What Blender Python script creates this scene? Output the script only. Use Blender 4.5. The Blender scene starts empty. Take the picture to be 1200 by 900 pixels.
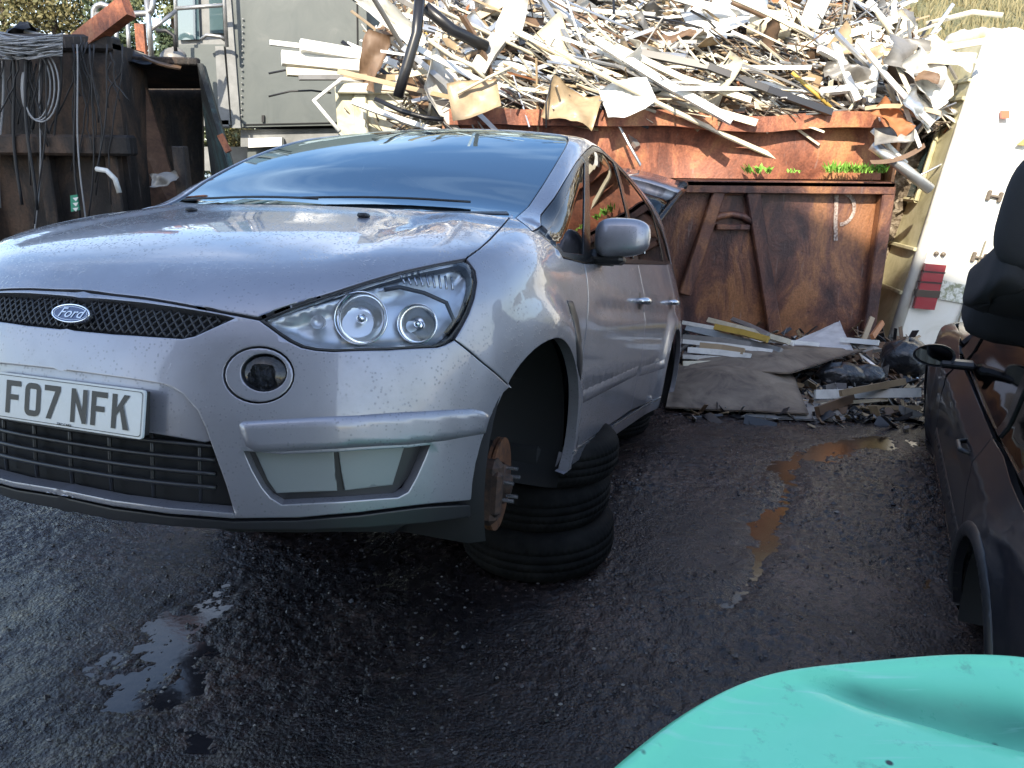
import bpy, math, random
import numpy as np
from mathutils import Vector, Matrix
from mathutils.geometry import delaunay_2d_cdt
random.seed(7); RNG=np.random.RandomState(11)
R=math.radians
scene=bpy.context.scene; col=scene.collection
# ------------------------------------------------------------ camera, world, sun, exposure
CAM=np.array([0,0,1.68]); PITCH=R(16.5); ROLL=R(0.5); FPX=907.12
def camrot(yaw,pitch,roll):
    cy,sy=np.cos(yaw),np.sin(yaw);cp,sp=np.cos(pitch),np.sin(pitch)
    f=np.array([cp*cy,cp*sy,-sp]); r=np.array([sy,-cy,0.]); u=np.cross(r,f)
    cr,sr=np.cos(roll),np.sin(roll)
    return np.array([cr*r+sr*u,-sr*r+cr*u,f])
RW=camrot(math.pi/2,PITCH,ROLL)
cd=bpy.data.cameras.new('camera'); cam=bpy.data.objects.new('camera',cd); col.objects.link(cam)
cd.sensor_width=36; cd.lens=FPX/1200*36; cd.clip_end=2000; cd.clip_start=.05
m=Matrix(((RW[0][0],RW[1][0],-RW[2][0]),(RW[0][1],RW[1][1],-RW[2][1]),(RW[0][2],RW[1][2],-RW[2][2]))).to_4x4()
m.translation=Vector(CAM); cam.matrix_world=m; scene.camera=cam
scene.view_settings.view_transform='Standard'; scene.view_settings.look='None'
scene.view_settings.exposure=1.5; scene.view_settings.gamma=1
SUN_EL=R(35); SUN_AZ=R(14)   # towards the sun: behind the camera and a little left
sdir=Vector((-math.sin(SUN_AZ)*math.cos(SUN_EL),-math.cos(SUN_AZ)*math.cos(SUN_EL),math.sin(SUN_EL)))
sl=bpy.data.lights.new('sun','SUN'); sl.energy=3.6; sl.angle=R(.55); sl.color=(1,.90,.74)
so=bpy.data.objects.new('sun',sl); col.objects.link(so); so.rotation_euler=sdir.to_track_quat('Z','Y').to_euler()
w=bpy.data.worlds.new('World'); scene.world=w; w.use_nodes=True
nt=w.node_tree; nt.nodes.clear()
sky=nt.nodes.new('ShaderNodeTexSky'); sky.sky_type='NISHITA'; sky.sun_disc=False
sky.sun_elevation=SUN_EL; sky.sun_rotation=math.pi+SUN_AZ; sky.air_density=1.0; sky.dust_density=.9; sky.ozone_density=1.3
tc=nt.nodes.new('ShaderNodeTexCoord'); mp=nt.nodes.new('ShaderNodeMapping'); mp.inputs['Scale'].default_value=(1.0,1.0,2.2)
nz=nt.nodes.new('ShaderNodeTexNoise'); nz.inputs['Scale'].default_value=1.7; nz.inputs['Detail'].default_value=7; nz.inputs['Roughness'].default_value=.5; nz.inputs['Distortion'].default_value=.6
rp=nt.nodes.new('ShaderNodeValToRGB'); rp.color_ramp.elements[0].position=.49; rp.color_ramp.elements[1].position=1.0
rp.color_ramp.elements[1].color=(.75,.75,.75,1)
mx=nt.nodes.new('ShaderNodeMixRGB'); mx.inputs[2].default_value=(10,10.2,10.6,1)
bg=nt.nodes.new('ShaderNodeBackground'); bg.inputs[1].default_value=.15; out=nt.nodes.new('ShaderNodeOutputWorld')
L=nt.links.new
L(tc.outputs['Generated'],mp.inputs[0]); L(mp.outputs[0],nz.inputs['Vector']); L(nz.outputs[0],rp.inputs[0]); sx=nt.nodes.new('ShaderNodeSeparateXYZ'); L(tc.outputs['Generated'],sx.inputs[0]); mr=nt.nodes.new('ShaderNodeMapRange'); mr.inputs[1].default_value=.45; mr.inputs[2].default_value=.85; mr.inputs[3].default_value=1; mr.inputs[4].default_value=.12; L(sx.outputs[2],mr.inputs[0]); mu=nt.nodes.new('ShaderNodeMath'); mu.operation='MULTIPLY'; L(rp.outputs[0],mu.inputs[0]); L(mr.outputs[0],mu.inputs[1]); L(mu.outputs[0],mx.inputs[0])
L(sky.outputs[0],mx.inputs[1]); L(mx.outputs[0],bg.inputs[0]); L(bg.outputs[0],out.inputs[0])

# ------------------------------------------------------------ helpers
def ray(x,y):
    return np.array([(x-600)/FPX,(450-y)/FPX,1.])@RW
def at(x,y,Y):                 # point of the sight line at depth Y
    d=ray(x,y); return CAM+d*(Y/d[1])
def atz(x,y,z):                # point of the sight line at height z
    d=ray(x,y); return CAM+d*((z-CAM[2])/d[2])
def tag(o,label=None,cat=None,group=None,kind=None):
    if label: o['label']=label
    if cat: o['category']=cat
    if group: o['group']=group
    if kind: o['kind']=kind
    return o
def empty(name,loc=(0,0,0),label=None,cat=None,group=None,rot=(0,0,0)):
    o=bpy.data.objects.new(name,None); col.objects.link(o); o.location=loc; o.rotation_euler=rot
    o.empty_display_size=.1
    return tag(o,label,cat,group)
def mesh(name,verts,faces,mat,parent=None,smooth=False,mats=None,mi=None):
    me=bpy.data.meshes.new(name); me.from_pydata([tuple(map(float,v)) for v in verts],[],[tuple(map(int,f)) for f in faces]); me.update()
    if mats:
        for q in mats: me.materials.append(q)
        me.polygons.foreach_set('material_index',mi)
    elif mat: me.materials.append(mat)
    if smooth: me.polygons.foreach_set('use_smooth',[True]*len(me.polygons))
    o=bpy.data.objects.new(name,me); col.objects.link(o)
    if parent: o.parent=parent
    return o
class MB:
    def __init__(s): s.v=[];s.f=[];s.m=[];s.cur=0
    def add(s,vs,fs):
        b=len(s.v); s.v+= [tuple(v) for v in vs]; s.f+=[tuple(i+b for i in f) for f in fs]; s.m+=[s.cur]*len(fs); return s
    def box(s,c,size,rot=None,bev=0):
        x,y,z=[k/2 for k in size]
        if bev>0:
            b=min(bev,x*.9,y*.9,z*.9); vs=[];ids={}
            for sx in(-1,1):
                for sy in(-1,1):
                    for sz in(-1,1):
                        for a in range(3):
                            p=[sx*(x-b),sy*(y-b),sz*(z-b)]; p[a]+= b*(sx,sy,sz)[a]
                            ids[(sx,sy,sz,a)]=len(vs); vs.append(p)
            fs=[]
            for a in range(3):
                o1,o2=[k for k in range(3) if k!=a]
                for sg in(-1,1):
                    q=[]
                    for (u,v) in((-1,-1),(1,-1),(1,1),(-1,1)):
                        k=[0,0,0];k[a]=sg;k[o1]=u;k[o2]=v; q.append(ids[(*k,a)])
                    if (sg<0)^(a==1): q=q[::-1]
                    fs.append(q)
            for a in range(3):
                b1,b2=[k for k in range(3) if k!=a]
                for u in(-1,1):
                    for v in(-1,1):
                        k1=[0,0,0];k1[b1]=u;k1[b2]=v;k1[a]=-1;k2=list(k1);k2[a]=1
                        fs.append([ids[(*k1,b1)],ids[(*k2,b1)],ids[(*k2,b2)],ids[(*k1,b2)]])
            for sx in(-1,1):
                for sy in(-1,1):
                    for sz in(-1,1): fs.append([ids[(sx,sy,sz,a)] for a in range(3)])
            # fix winding
            out=[]
            for f in fs:
                P=[Vector(vs[i]) for i in f]; n=(P[1]-P[0]).cross(P[2]-P[0]); cc=sum(P,Vector())/len(P)
                out.append(f if n.dot(cc)>0 else f[::-1])
            fs=out
        else:
            vs=[(sx*x,sy*y,sz*z) for sx in(-1,1) for sy in(-1,1) for sz in(-1,1)]
            fs=[(0,1,3,2),(4,6,7,5),(0,4,5,1),(2,3,7,6),(0,2,6,4),(1,5,7,3)]
        mt=(rot if rot is not None else Matrix.Identity(3))
        return s.add([tuple(mt@Vector(v)+Vector(c)) for v in vs],fs)
    def tube(s,pts,r,n=8,cap=True,rs=None):
        pts=[Vector(p) for p in pts]; k=len(pts); rings=[]; up=None; b=len(s.v); vs=[]
        for i,p in enumerate(pts):
            t=(pts[min(i+1,k-1)]-pts[max(i-1,0)]).normalized()
            if up is None:
                up=Vector((0,0,1)) if abs(t.z)<.9 else Vector((1,0,0))
            a=t.cross(up)
            if a.length<1e-4: a=t.cross(Vector((0,1,0)))
            a.normalize(); up=a.cross(t).normalized()
            rr=rs[i] if rs else r
            for j in range(n):
                th=2*math.pi*j/n; vs.append(p+(a*math.cos(th)+up*math.sin(th))*rr)
        fs=[]
        for i in range(k-1):
            for j in range(n): fs.append((i*n+j,i*n+(j+1)%n,(i+1)*n+(j+1)%n,(i+1)*n+j))
        if cap: fs.append(tuple(range(n))[::-1]); fs.append(tuple((k-1)*n+j for j in range(n)))
        return s.add(vs,fs)
    def lathe(s,prof,n=32,o=(0,0,0),axis='z',rot=None):
        vs=[];k=len(prof);fs=[]
        for j in range(n):
            th=2*math.pi*j/n
            for (r,z) in prof:
                v=Vector((r*math.cos(th),r*math.sin(th),z))
                if rot is not None: v=rot@v
                vs.append(v+Vector(o))
        for j in range(n):
            for i in range(k-1): fs.append((j*k+i,((j+1)%n)*k+i,((j+1)%n)*k+i+1,j*k+i+1))
        return s.add(vs,fs)
    def cushion(s,c,size,rot=None,e1=.45,e2=.5,nu=28,nv=16,sag=.0):
        se=lambda v,p: math.copysign(abs(v)**p,v)
        vs=[];fs=[];mt=rot if rot is not None else Matrix.Identity(3)
        for i in range(nu):
            for j in range(nv+1):
                a=2*math.pi*i/nu; e=-math.pi/2+math.pi*j/nv
                v=Vector((size[0]/2*se(math.cos(e),e1)*se(math.cos(a),e2),size[1]/2*se(math.cos(e),e1)*se(math.sin(a),e2),size[2]/2*se(math.sin(e),e1)))
                v*=1+sag*math.sin(a*3+e*2)*.5+sag*math.sin(a*7-e*5)*.3
                vs.append(mt@v+Vector(c))
        for i in range(nu):
            for j in range(nv): fs.append((i*(nv+1)+j,((i+1)%nu)*(nv+1)+j,((i+1)%nu)*(nv+1)+j+1,i*(nv+1)+j+1))
        return s.add(vs,fs)
    def quad(s,a,b,c,d): return s.add([a,b,c,d],[(0,1,2,3)])
    def build(s,name,mat,parent=None,smooth=False,mats=None):
        return mesh(name,s.v,s.f,mat,parent,smooth,mats,s.m if mats else None)
def slab(pts,th,n=None):      # a flat polygon given thickness
    P=[Vector(p) for p in pts]; n=n or (P[1]-P[0]).cross(P[2]-P[0]).normalized()
    k=len(P); vs=P+[p-n*th for p in P]
    fs=[tuple(range(k)),tuple(range(2*k-1,k-1,-1))]+[(i,i+k,(i+1)%k+k,(i+1)%k) for i in range(k)]
    return vs,fs

# ------------------------------------------------------------ materials
def mat(name,base=(.5,.5,.5),rough=.5,metal=0,coat=0,spec=.5,noise=None,bump=None,ior=None,emis=None,alpha=None):
    """noise=(scale,detail,[(pos,color)...],distortion); bump=(scale,strength,dist)"""
    M=bpy.data.materials.new(name); M.use_nodes=True; t=M.node_tree; b=t.nodes['Principled BSDF']
    b.inputs['Base Color'].default_value=(*base,1); b.inputs['Roughness'].default_value=rough; b.inputs['Metallic'].default_value=metal
    b.inputs['Coat Weight'].default_value=coat; b.inputs['Coat Roughness'].default_value=.04; b.inputs['Specular IOR Level'].default_value=spec
    c=t.nodes.new('ShaderNodeTexCoord')
    if noise:
        n=t.nodes.new('ShaderNodeTexNoise'); n.inputs['Scale'].default_value=noise[0]; n.inputs['Detail'].default_value=noise[1]; n.inputs['Roughness'].default_value=.65
        if len(noise)>3: n.inputs['Distortion'].default_value=noise[3]
        r=t.nodes.new('ShaderNodeValToRGB'); t.links.new(c.outputs['Object'],n.inputs['Vector']); t.links.new(n.outputs[0],r.inputs[0])
        while len(r.color_ramp.elements)<len(noise[2]): r.color_ramp.elements.new(.5)
        for e,(p,q) in zip(r.color_ramp.elements,noise[2]): e.position=p; e.color=(*q,1)
        t.links.new(r.outputs[0],b.inputs['Base Color'])
    if bump:
        n=t.nodes.new('ShaderNodeTexNoise'); n.inputs['Scale'].default_value=bump[0]; n.inputs['Detail'].default_value=6
        q=t.nodes.new('ShaderNodeBump'); q.inputs['Strength'].default_value=bump[1]; q.inputs['Distance'].default_value=bump[2]
        t.links.new(c.outputs['Object'],n.inputs['Vector']); t.links.new(n.outputs[0],q.inputs['Height']); t.links.new(q.outputs[0],b.inputs['Normal'])
    return M
def glassmat(name,tint=(.5,.55,.6),rough=.02,ior=1.5,rainy=False,density=.0):
    M=bpy.data.materials.new(name); M.use_nodes=True; t=M.node_tree; t.nodes.clear()
    o=t.nodes.new('ShaderNodeOutputMaterial'); mxs=t.nodes.new('ShaderNodeMixShader'); f=t.nodes.new('ShaderNodeFresnel'); f.inputs[0].default_value=ior
    tr=t.nodes.new('ShaderNodeBsdfTransparent'); tr.inputs[0].default_value=(*tint,1); g=t.nodes.new('ShaderNodeBsdfGlossy'); g.inputs['Roughness'].default_value=rough
    t.links.new(f.outputs[0],mxs.inputs[0]); t.links.new(tr.outputs[0],mxs.inputs[1]); t.links.new(g.outputs[0],mxs.inputs[2]); t.links.new(mxs.outputs[0],o.inputs[0])
    if rainy:
        c=t.nodes.new('ShaderNodeTexCoord'); n=t.nodes.new('ShaderNodeTexVoronoi'); n.inputs['Scale'].default_value=110
        r=t.nodes.new('ShaderNodeMapRange'); r.inputs[1].default_value=0; r.inputs[2].default_value=.28; r.inputs[3].default_value=1; r.inputs[4].default_value=0
        q=t.nodes.new('ShaderNodeBump'); q.inputs['Strength'].default_value=.25; q.inputs['Distance'].default_value=.0015
        t.links.new(c.outputs['Object'],n.inputs['Vector']); t.links.new(n.outputs[0],r.inputs[0]); t.links.new(r.outputs[0],q.inputs['Height']); t.links.new(q.outputs[0],g.inputs['Normal'])
    return M
def paint(name,base,rough,metal,drops=.5,dirt=(.09,.08,.075),dirtamt=.25):
    M=mat(name,base,rough,metal,coat=1.0); t=M.node_tree; b=t.nodes['Principled BSDF']; b.inputs['Coat Roughness'].default_value=.03
    c=t.nodes.new('ShaderNodeTexCoord')
    # water drops: sparse voronoi cells
    v=t.nodes.new('ShaderNodeTexVoronoi'); v.inputs['Scale'].default_value=95; v.inputs['Randomness'].default_value=1
    r=t.nodes.new('ShaderNodeMapRange'); r.inputs[1].default_value=.12; r.inputs[2].default_value=.34; r.inputs[3].default_value=1; r.inputs[4].default_value=0; r.interpolation_type='SMOOTHERSTEP'
    n=t.nodes.new('ShaderNodeTexNoise'); n.inputs['Scale'].default_value=14; rr=t.nodes.new('ShaderNodeMapRange'); rr.inputs[1].default_value=.40; rr.inputs[2].default_value=.55
    ml=t.nodes.new('ShaderNodeMath'); ml.operation='MULTIPLY'
    q=t.nodes.new('ShaderNodeBump'); q.inputs['Strength'].default_value=drops; q.inputs['Distance'].default_value=.002
    k=t.links.new
    k(c.outputs['Object'],v.inputs['Vector']); k(c.outputs['Object'],n.inputs['Vector']); k(v.outputs[0],r.inputs[0]); k(n.outputs[0],rr.inputs[0]); k(r.outputs[0],ml.inputs[0]); k(rr.outputs[0],ml.inputs[1]); k(ml.outputs[0],q.inputs['Height'])
    k(q.outputs[0],b.inputs['Coat Normal'])
    n2=t.nodes.new('ShaderNodeTexNoise'); n2.inputs['Scale'].default_value=3.2; n2.inputs['Detail'].default_value=9; n2.inputs['Roughness'].default_value=.7
    r2=t.nodes.new('ShaderNodeMapRange'); r2.inputs[1].default_value=.48; r2.inputs[2].default_value=.8; r2.inputs[4].default_value=dirtamt
    mm=t.nodes.new('ShaderNodeMixRGB'); mm.inputs[1].default_value=(*base,1); mm.inputs[2].default_value=(*dirt,1)
    k(c.outputs['Object'],n2.inputs['Vector']); k(n2.outputs[0],r2.inputs[0]); k(r2.outputs[0],mm.inputs[0]); md_=t.nodes.new('ShaderNodeMixRGB'); md_.inputs[2].default_value=(*[q*.5 for q in base],1); ms_=t.nodes.new('ShaderNodeMath'); ms_.operation='MULTIPLY'; ms_.inputs[1].default_value=.55; k(ml.outputs[0],ms_.inputs[0]); k(ms_.outputs[0],md_.inputs[0]); k(mm.outputs[0],md_.inputs[1]); k(md_.outputs[0],b.inputs['Base Color'])
    r3=t.nodes.new('ShaderNodeMapRange'); r3.inputs[1].default_value=.4; r3.inputs[2].default_value=.8; r3.inputs[3].default_value=.02; r3.inputs[4].default_value=.14
    k(n2.outputs[0],r3.inputs[0]); k(r3.outputs[0],b.inputs['Coat Roughness'])
    return M
SILVER=paint('silver_paint',(.295,.292,.325),.42,.6,drops=.5,dirtamt=.4)
DARKPAINT=paint('black_paint',(.012,.012,.016),.4,.3,drops=.2,dirt=(.05,.045,.04),dirtamt=.35)
DARKPAINT.node_tree.nodes['Principled BSDF'].inputs['Coat Weight'].default_value=.45; DARKPAINT.node_tree.nodes['Principled BSDF'].inputs['Specular IOR Level'].default_value=.3; DARKPAINT.node_tree.nodes['Principled BSDF'].inputs['Metallic'].default_value=0
BLACKPL=mat('black_plastic',(.018,.018,.02),.42,bump=(300,.15,.001))
TRIM=mat('window_trim',(.012,.012,.013),.25)
INNER=mat('dark_inner',(.008,.008,.009),.8)
CLOTH=mat('seat_cloth',(.02,.02,.022),.9,bump=(200,.4,.002))
CLOTHG=mat('dash_plastic',(.03,.03,.032),.6)
CHROME=mat('chrome',(.9,.91,.93),.12,1)
SATIN=mat('satin_chrome',(.55,.56,.58),.25,.9)
GREYPL=mat('grey_lamp_plastic',(.62,.64,.67),.32,.55)
BLANK=mat('primer_grey',(.20,.215,.21),.42,.1,coat=.3,bump=(12,.15,.003))
GLASS=glassmat('tinted_glass',(.22,.25,.25),.01,1.6)
WSGLASS=glassmat('windscreen_glass',(.10,.12,.13),.03,4.2)
WSGLASS.node_tree.nodes['Glossy BSDF'].inputs[0].default_value=(.66,.86,1,1)
LENS=glassmat('lamp_lens',(.9,.93,.96),.03,1.45,rainy=True)
DARKLENS=glassmat('smoked_lens',(.25,.26,.28),.03,1.5)
RUBBER=mat('tyre_rubber',(.010,.010,.010),.8,spec=.12,noise=(9,8,[(.35,(.004,.004,.004)),(.7,(.015,.014,.013))]),bump=(90,.4,.003))
RUST=mat('disc_rust',(.15,.06,.03),.75,.3,noise=(30,6,[(.3,(.04,.02,.015)),(.55,(.15,.062,.028)),(.8,(.26,.12,.05))]),bump=(120,.5,.002))
CASTIRON=mat('cast_iron',(.05,.035,.03),.65,.5,noise=(40,6,[(.35,(.025,.02,.02)),(.7,(.11,.06,.04))]),bump=(150,.5,.002))
PLATE=mat('plate_white',(.55,.57,.56),.35,coat=.5,noise=(25,6,[(.3,(.55,.57,.56)),(.62,(.6,.62,.62)),(.8,(.30,.30,.28))]))
BLACKINK=mat('plate_black',(.01,.01,.012),.4)
BLUE=mat('badge_blue',(.01,.03,.12),.2,coat=1)

# ------------------------------------------------------------ smooth implicit car bodies
def interp(xs,ys):
    xs=np.array(xs,float);ys=np.array(ys,float)
    d=np.diff(ys)/np.diff(xs); m=np.zeros(len(xs)); m[1:-1]=np.where(d[1:]*d[:-1]>0,2*d[1:]*d[:-1]/(d[1:]+d[:-1]+1e-12),0); m[0]=d[0];m[-1]=d[-1]
    def f(x):
        x=np.asarray(x,float); i=np.clip(np.searchsorted(xs,x)-1,0,len(xs)-2)
        h=xs[i+1]-xs[i]; t=(x-xs[i])/h; tt=np.clip(t,0,1)
        a=(1+2*tt)*(1-tt)**2*ys[i]+tt*(1-tt)**2*h*m[i]+tt*tt*(3-2*tt)*ys[i+1]+tt*tt*(tt-1)*h*m[i+1]
        return a+np.where(t<0,t*h*m[0],0)+np.where(t>1,(t-1)*h*m[-1],0)
    return f
def sst(a,b,x):
    t=np.clip((x-a)/(b-a),0,1);return t*t*(3-2*t)
def smax(a,b,k):
    h=np.clip(0.5+0.5*(a-b)/k,0,1); return b*(1-h)+a*h+k*h*(1-h)
AX=.09; AZ=.345; AR=.372; RX=-2.82     # wheel arches
Tf=interp([-3.95,-3.8,-3.5,-3.0,-2.4,-1.9,-1.5,-1.2,-1.0,-.7,-.4,-.14,.0,.2,.4,.6,.75,.85,.95,1.1],
          [1.34,1.43,1.52,1.59,1.64,1.665,1.66,1.628,1.583,1.468,1.318,1.155,1.10,1.045,.995,.935,.875,.815,.72,.5])
Cf=interp([-3.9,-2,-1.1,-.9,-.3,-.1,.1,.4,.8],[.10,.10,.10,.10,.13,.10,.08,.10,.12])
Wf=interp([0.0,.15,.22,.3,.45,.6,.75,.9,.97,1.03,1.15,1.3,1.4,1.5,1.6,1.68,1.8],
          [.82,.87,.90,.915,.928,.935,.935,.918,.898,.880,.845,.80,.768,.735,.688,.61,.45])
Ff=interp([0,.15,.2,.25,.35,.5,.6,.68,.75,.82,.9,1.1],[.82,.88,.915,.935,.95,.955,.945,.93,.905,.87,.80,.55])
F0=interp([0,.15,.3,.45,.6,.7,.8,.88,.93],[0,-.005,-.025,-.068,-.14,-.21,-.32,-.47,-.62])
Rf=interp([0,.3,.6,.9,1.1,1.3,1.6],[3.72,3.84,3.86,3.83,3.78,3.70,3.55])
def body1(p):
    x,y,z=p[...,0],np.abs(p[...,1]),p[...,2]
    T=Tf(x)-Cf(x)*y*y
    T=T+.010*sst(.47,.60,y)*sst(.95,.5,x)*sst(-.3,.1,x)       # raised bonnet shoulder
    W=Wf(z)-.02*sst(.0,.7,x)-.05*sst(-2.9,-3.8,x)
    for ax in (AX,RX):
        d=np.hypot(x-ax,z-AZ)
        W=W+.030*(1-sst(.42,.53,d))*sst(.2,.38,d)
    W=W-.010*np.exp(-((z-.815)/.03)**2)*sst(-.4,-.7,x)*sst(-3.6,-3.3,x)   # shoulder crease
    W=W-.012*sst(.56,.50,z)*sst(-.35,-.5,x)*sst(-2.4,-2.2,x)
    a=(z-T)/np.sqrt(1+.25*sst(.1,-.2,x)*sst(-1.1,-.8,x))
    b=(y-W)
    c=(x-(Ff(z)+F0(y)))*.9
    r=(-x-(Rf(z)-.25*y*y))
    s=smax(a,b,np.where(x>-.1,.10,.07))
    s=smax(s,c,.05+.04*sst(.3,.8,y))
    return smax(s,r,.12)
# black car (coupe, sitting on the ground): x forward, y left, z up
T2=interp([-2.2,-1.9,-1.5,-1.0,-.5,0,.3,.55,.8,1.1,1.6,2.0,2.3],[.72,.82,1.0,1.21,1.31,1.30,1.17,1.0,.85,.80,.74,.67,.5])
W2=interp([0,.1,.3,.5,.62,.70,.76,.9,1.05,1.2,1.32],[.78,.83,.86,.865,.84,.805,.775,.75,.72,.67,.55])
def body2(p):
    x,y,z=p[...,0],np.abs(p[...,1]),p[...,2]
    T=T2(x)-.12*y*y
    W=W2(z)-.10*sst(-1.2,-2.3,x)-.08*sst(1.2,2.2,x)
    W=W+.012*np.exp(-((z-.60)/.03)**2)
    for ax in (-1.32,1.25):
        d=np.hypot(x-ax,z-.17); W=W+.03*(1-sst(.36,.46,d))*sst(.2,.34,d)
    s=smax(z-T,y-W,.07)
    s=smax(s,x-2.2+.25*y*y,.1)
    return smax(s,-x-2.15+.25*y*y,.12)
class Surf:
    def __init__(s,f,D):
        s.f=f; s.d=np.array(D,float)/np.linalg.norm(D)
        s.e1=np.cross([0,0,1],s.d); s.e1/=np.linalg.norm(s.e1); s.e2=np.cross(s.d,s.e1)
    def normal(s,p):
        e=2e-3;g=np.zeros(p.shape)
        for i in range(3):
            d=np.zeros(3);d[i]=e; g[...,i]=s.f(p+d)-s.f(p-d)
        return g/np.maximum(np.linalg.norm(g,axis=-1,keepdims=True),1e-9)
    def march(s,o,d):
        d=np.array(d,float); o=np.broadcast_to(np.array(o,float),d.shape); d=d/np.linalg.norm(d,axis=-1,keepdims=True)
        t=np.zeros(d.shape[:-1]); tp=t.copy(); hit=np.zeros(t.shape,bool)
        for i in range(700):
            a=np.nonzero(~hit&(t<9))[0]
            if len(a)==0: break
            v=s.f(o[a]+d[a]*t[a][:,None]); h=v<=1e-5; hit[a[h]]=True
            b=a[~h]; tp[b]=t[b]; t[b]+=np.maximum(v[~h]*.24,.0015)
        lo,hi=tp,t.copy()
        for i in range(22):
            mm=(lo+hi)/2; v=s.f(o+d*mm[:,None]); lo=np.where(v>0,mm,lo); hi=np.where(v>0,hi,mm)
        return o+d*((lo+hi)/2)[:,None],hit
    def ab(s,P): return np.stack([P@s.e1,P@s.e2],1)
    def lift(s,ab):
        o=ab[:,:1]*s.e1+ab[:,1:]*s.e2+2.2*s.d
        P,h=s.march(o,np.broadcast_to(-s.d,o.shape)); return P
CC=np.array([2.31791858,1.58225356,0.813339571]); RCAR=camrot(3.46693588,0.10387942,0.0689223611)
M1=RW.T@RCAR; TR1=CAM-M1@CC                   # silver car frame -> world
S1=Surf(body1,(.75,.6,.35)); S1R=Surf(body1,(-.75,.6,.35))
def spec(S,L,toloc=None):
    """outline points: ('p',x,y) sight line in the photo, ('f',y,z) from the front, ('s',x,z) from the left side, ('t',x,y) from above, ('r',y,z) from the rear"""
    O=[];D=[]
    for q in L:
        k,a,b=q
        if k=='p':
            dr=np.array([(a-600)/FPX,(450-b)/FPX,1.])
            if S is S1 or S is S1R: O.append(CC);D.append(dr@RCAR)
            else: O.append(toloc[1].T@(CAM-toloc[0])); D.append(toloc[1].T@(dr@RW))
        elif k=='f': O.append((4,a,b));D.append((-1,0,0))
        elif k=='s': O.append((a,3,b));D.append((0,-1,0))
        elif k=='t': O.append((a,b,4));D.append((0,0,-1))
        elif k=='r': O.append((-6,a,b));D.append((1,0,0))
    P,h=S.march(np.array(O,float),np.array(D,float))
    for i,(hh,q) in enumerate(zip(h,L)):
        if not hh: print('MISS',q)
    return P
def polydist(P,poly):
    a=poly; b=np.roll(poly,-1,0); d=np.full(len(P),1e9)
    for i in range(len(a)):
        ab=b[i]-a[i]; l=(ab@ab)+1e-12; t=np.clip(((P-a[i])@ab)/l,0,1); q=a[i]+t[:,None]*ab; d=np.minimum(d,np.linalg.norm(P-q,axis=1))
    return d
def inside(P,poly):
    x,y=P[:,0],P[:,1]; r=np.zeros(len(P),bool); n=len(poly)
    for i in range(n):
        x1,y1=poly[i];x2,y2=poly[(i+1)%n]
        if y1==y2: continue
        c=((y1>y)!=(y2>y))&(x<(x2-x1)*(y-y1)/(y2-y1)+x1); r^=c
    return r
def area(p): x,y=p[:,0],p[:,1]; return .5*np.sum(x*np.roll(y,-1)-np.roll(x,-1)*y)
def resample(S,P,ab,h,closed=True,seam=True):
    out=[];sm=[]
    n=len(P)
    for i in range(n):
        p,q=P[i],P[(i+1)%n]; k=max(1,int(np.linalg.norm(q-p)/h)); onseam=abs(p[1])<.003 and abs(q[1])<.003
        for j in range(k):
            t=j/k; out.append(p+(q-p)*t); sm.append(onseam or (j==0 and abs(p[1])<.003))
    O=np.array(out); A=S.ab(O); P2=S.lift(A)
    sm=np.array(sm)
    if sm.any():                                # stay on the centre line
        i=np.nonzero(sm)[0]; Q=P2[i].copy(); Q[:,1]=0
        # re-hit in the y=0 plane
        d=S.d*np.array([1,0,1]); d/=np.linalg.norm(d)
        o=Q+3*d; o[:,1]=0; Q2,_=S.march(o,np.broadcast_to(-d,o.shape)); Q2[:,1]=0; P2[i]=Q2
    return P2,sm
def offset_poly(A,d,keep=None):
    s=1 if area(A)>0 else -1
    e=np.roll(A,-1,0)-A; e/=np.maximum(np.linalg.norm(e,axis=1,keepdims=True),1e-9)
    n=np.stack([-e[:,1],e[:,0]],1)*s; v=n+np.roll(n,1,0); l=np.linalg.norm(v,axis=1,keepdims=True); v=v/np.maximum(l,.35)
    v=v/np.maximum(np.linalg.norm(v,axis=1,keepdims=True),1e-9)
    c=np.clip((v*n).sum(1,keepdims=True),.5,1); B=A+v*d/c
    return B
def smooth_outline(P,it=2):
    for _ in range(it):
        Q=[]
        n=len(P)
        for i in range(n):
            a,b=P[i],P[(i+1)%n]; Q+= [a*.75+b*.25,a*.25+b*.75]
        P=np.array(Q)
    return P
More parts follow.
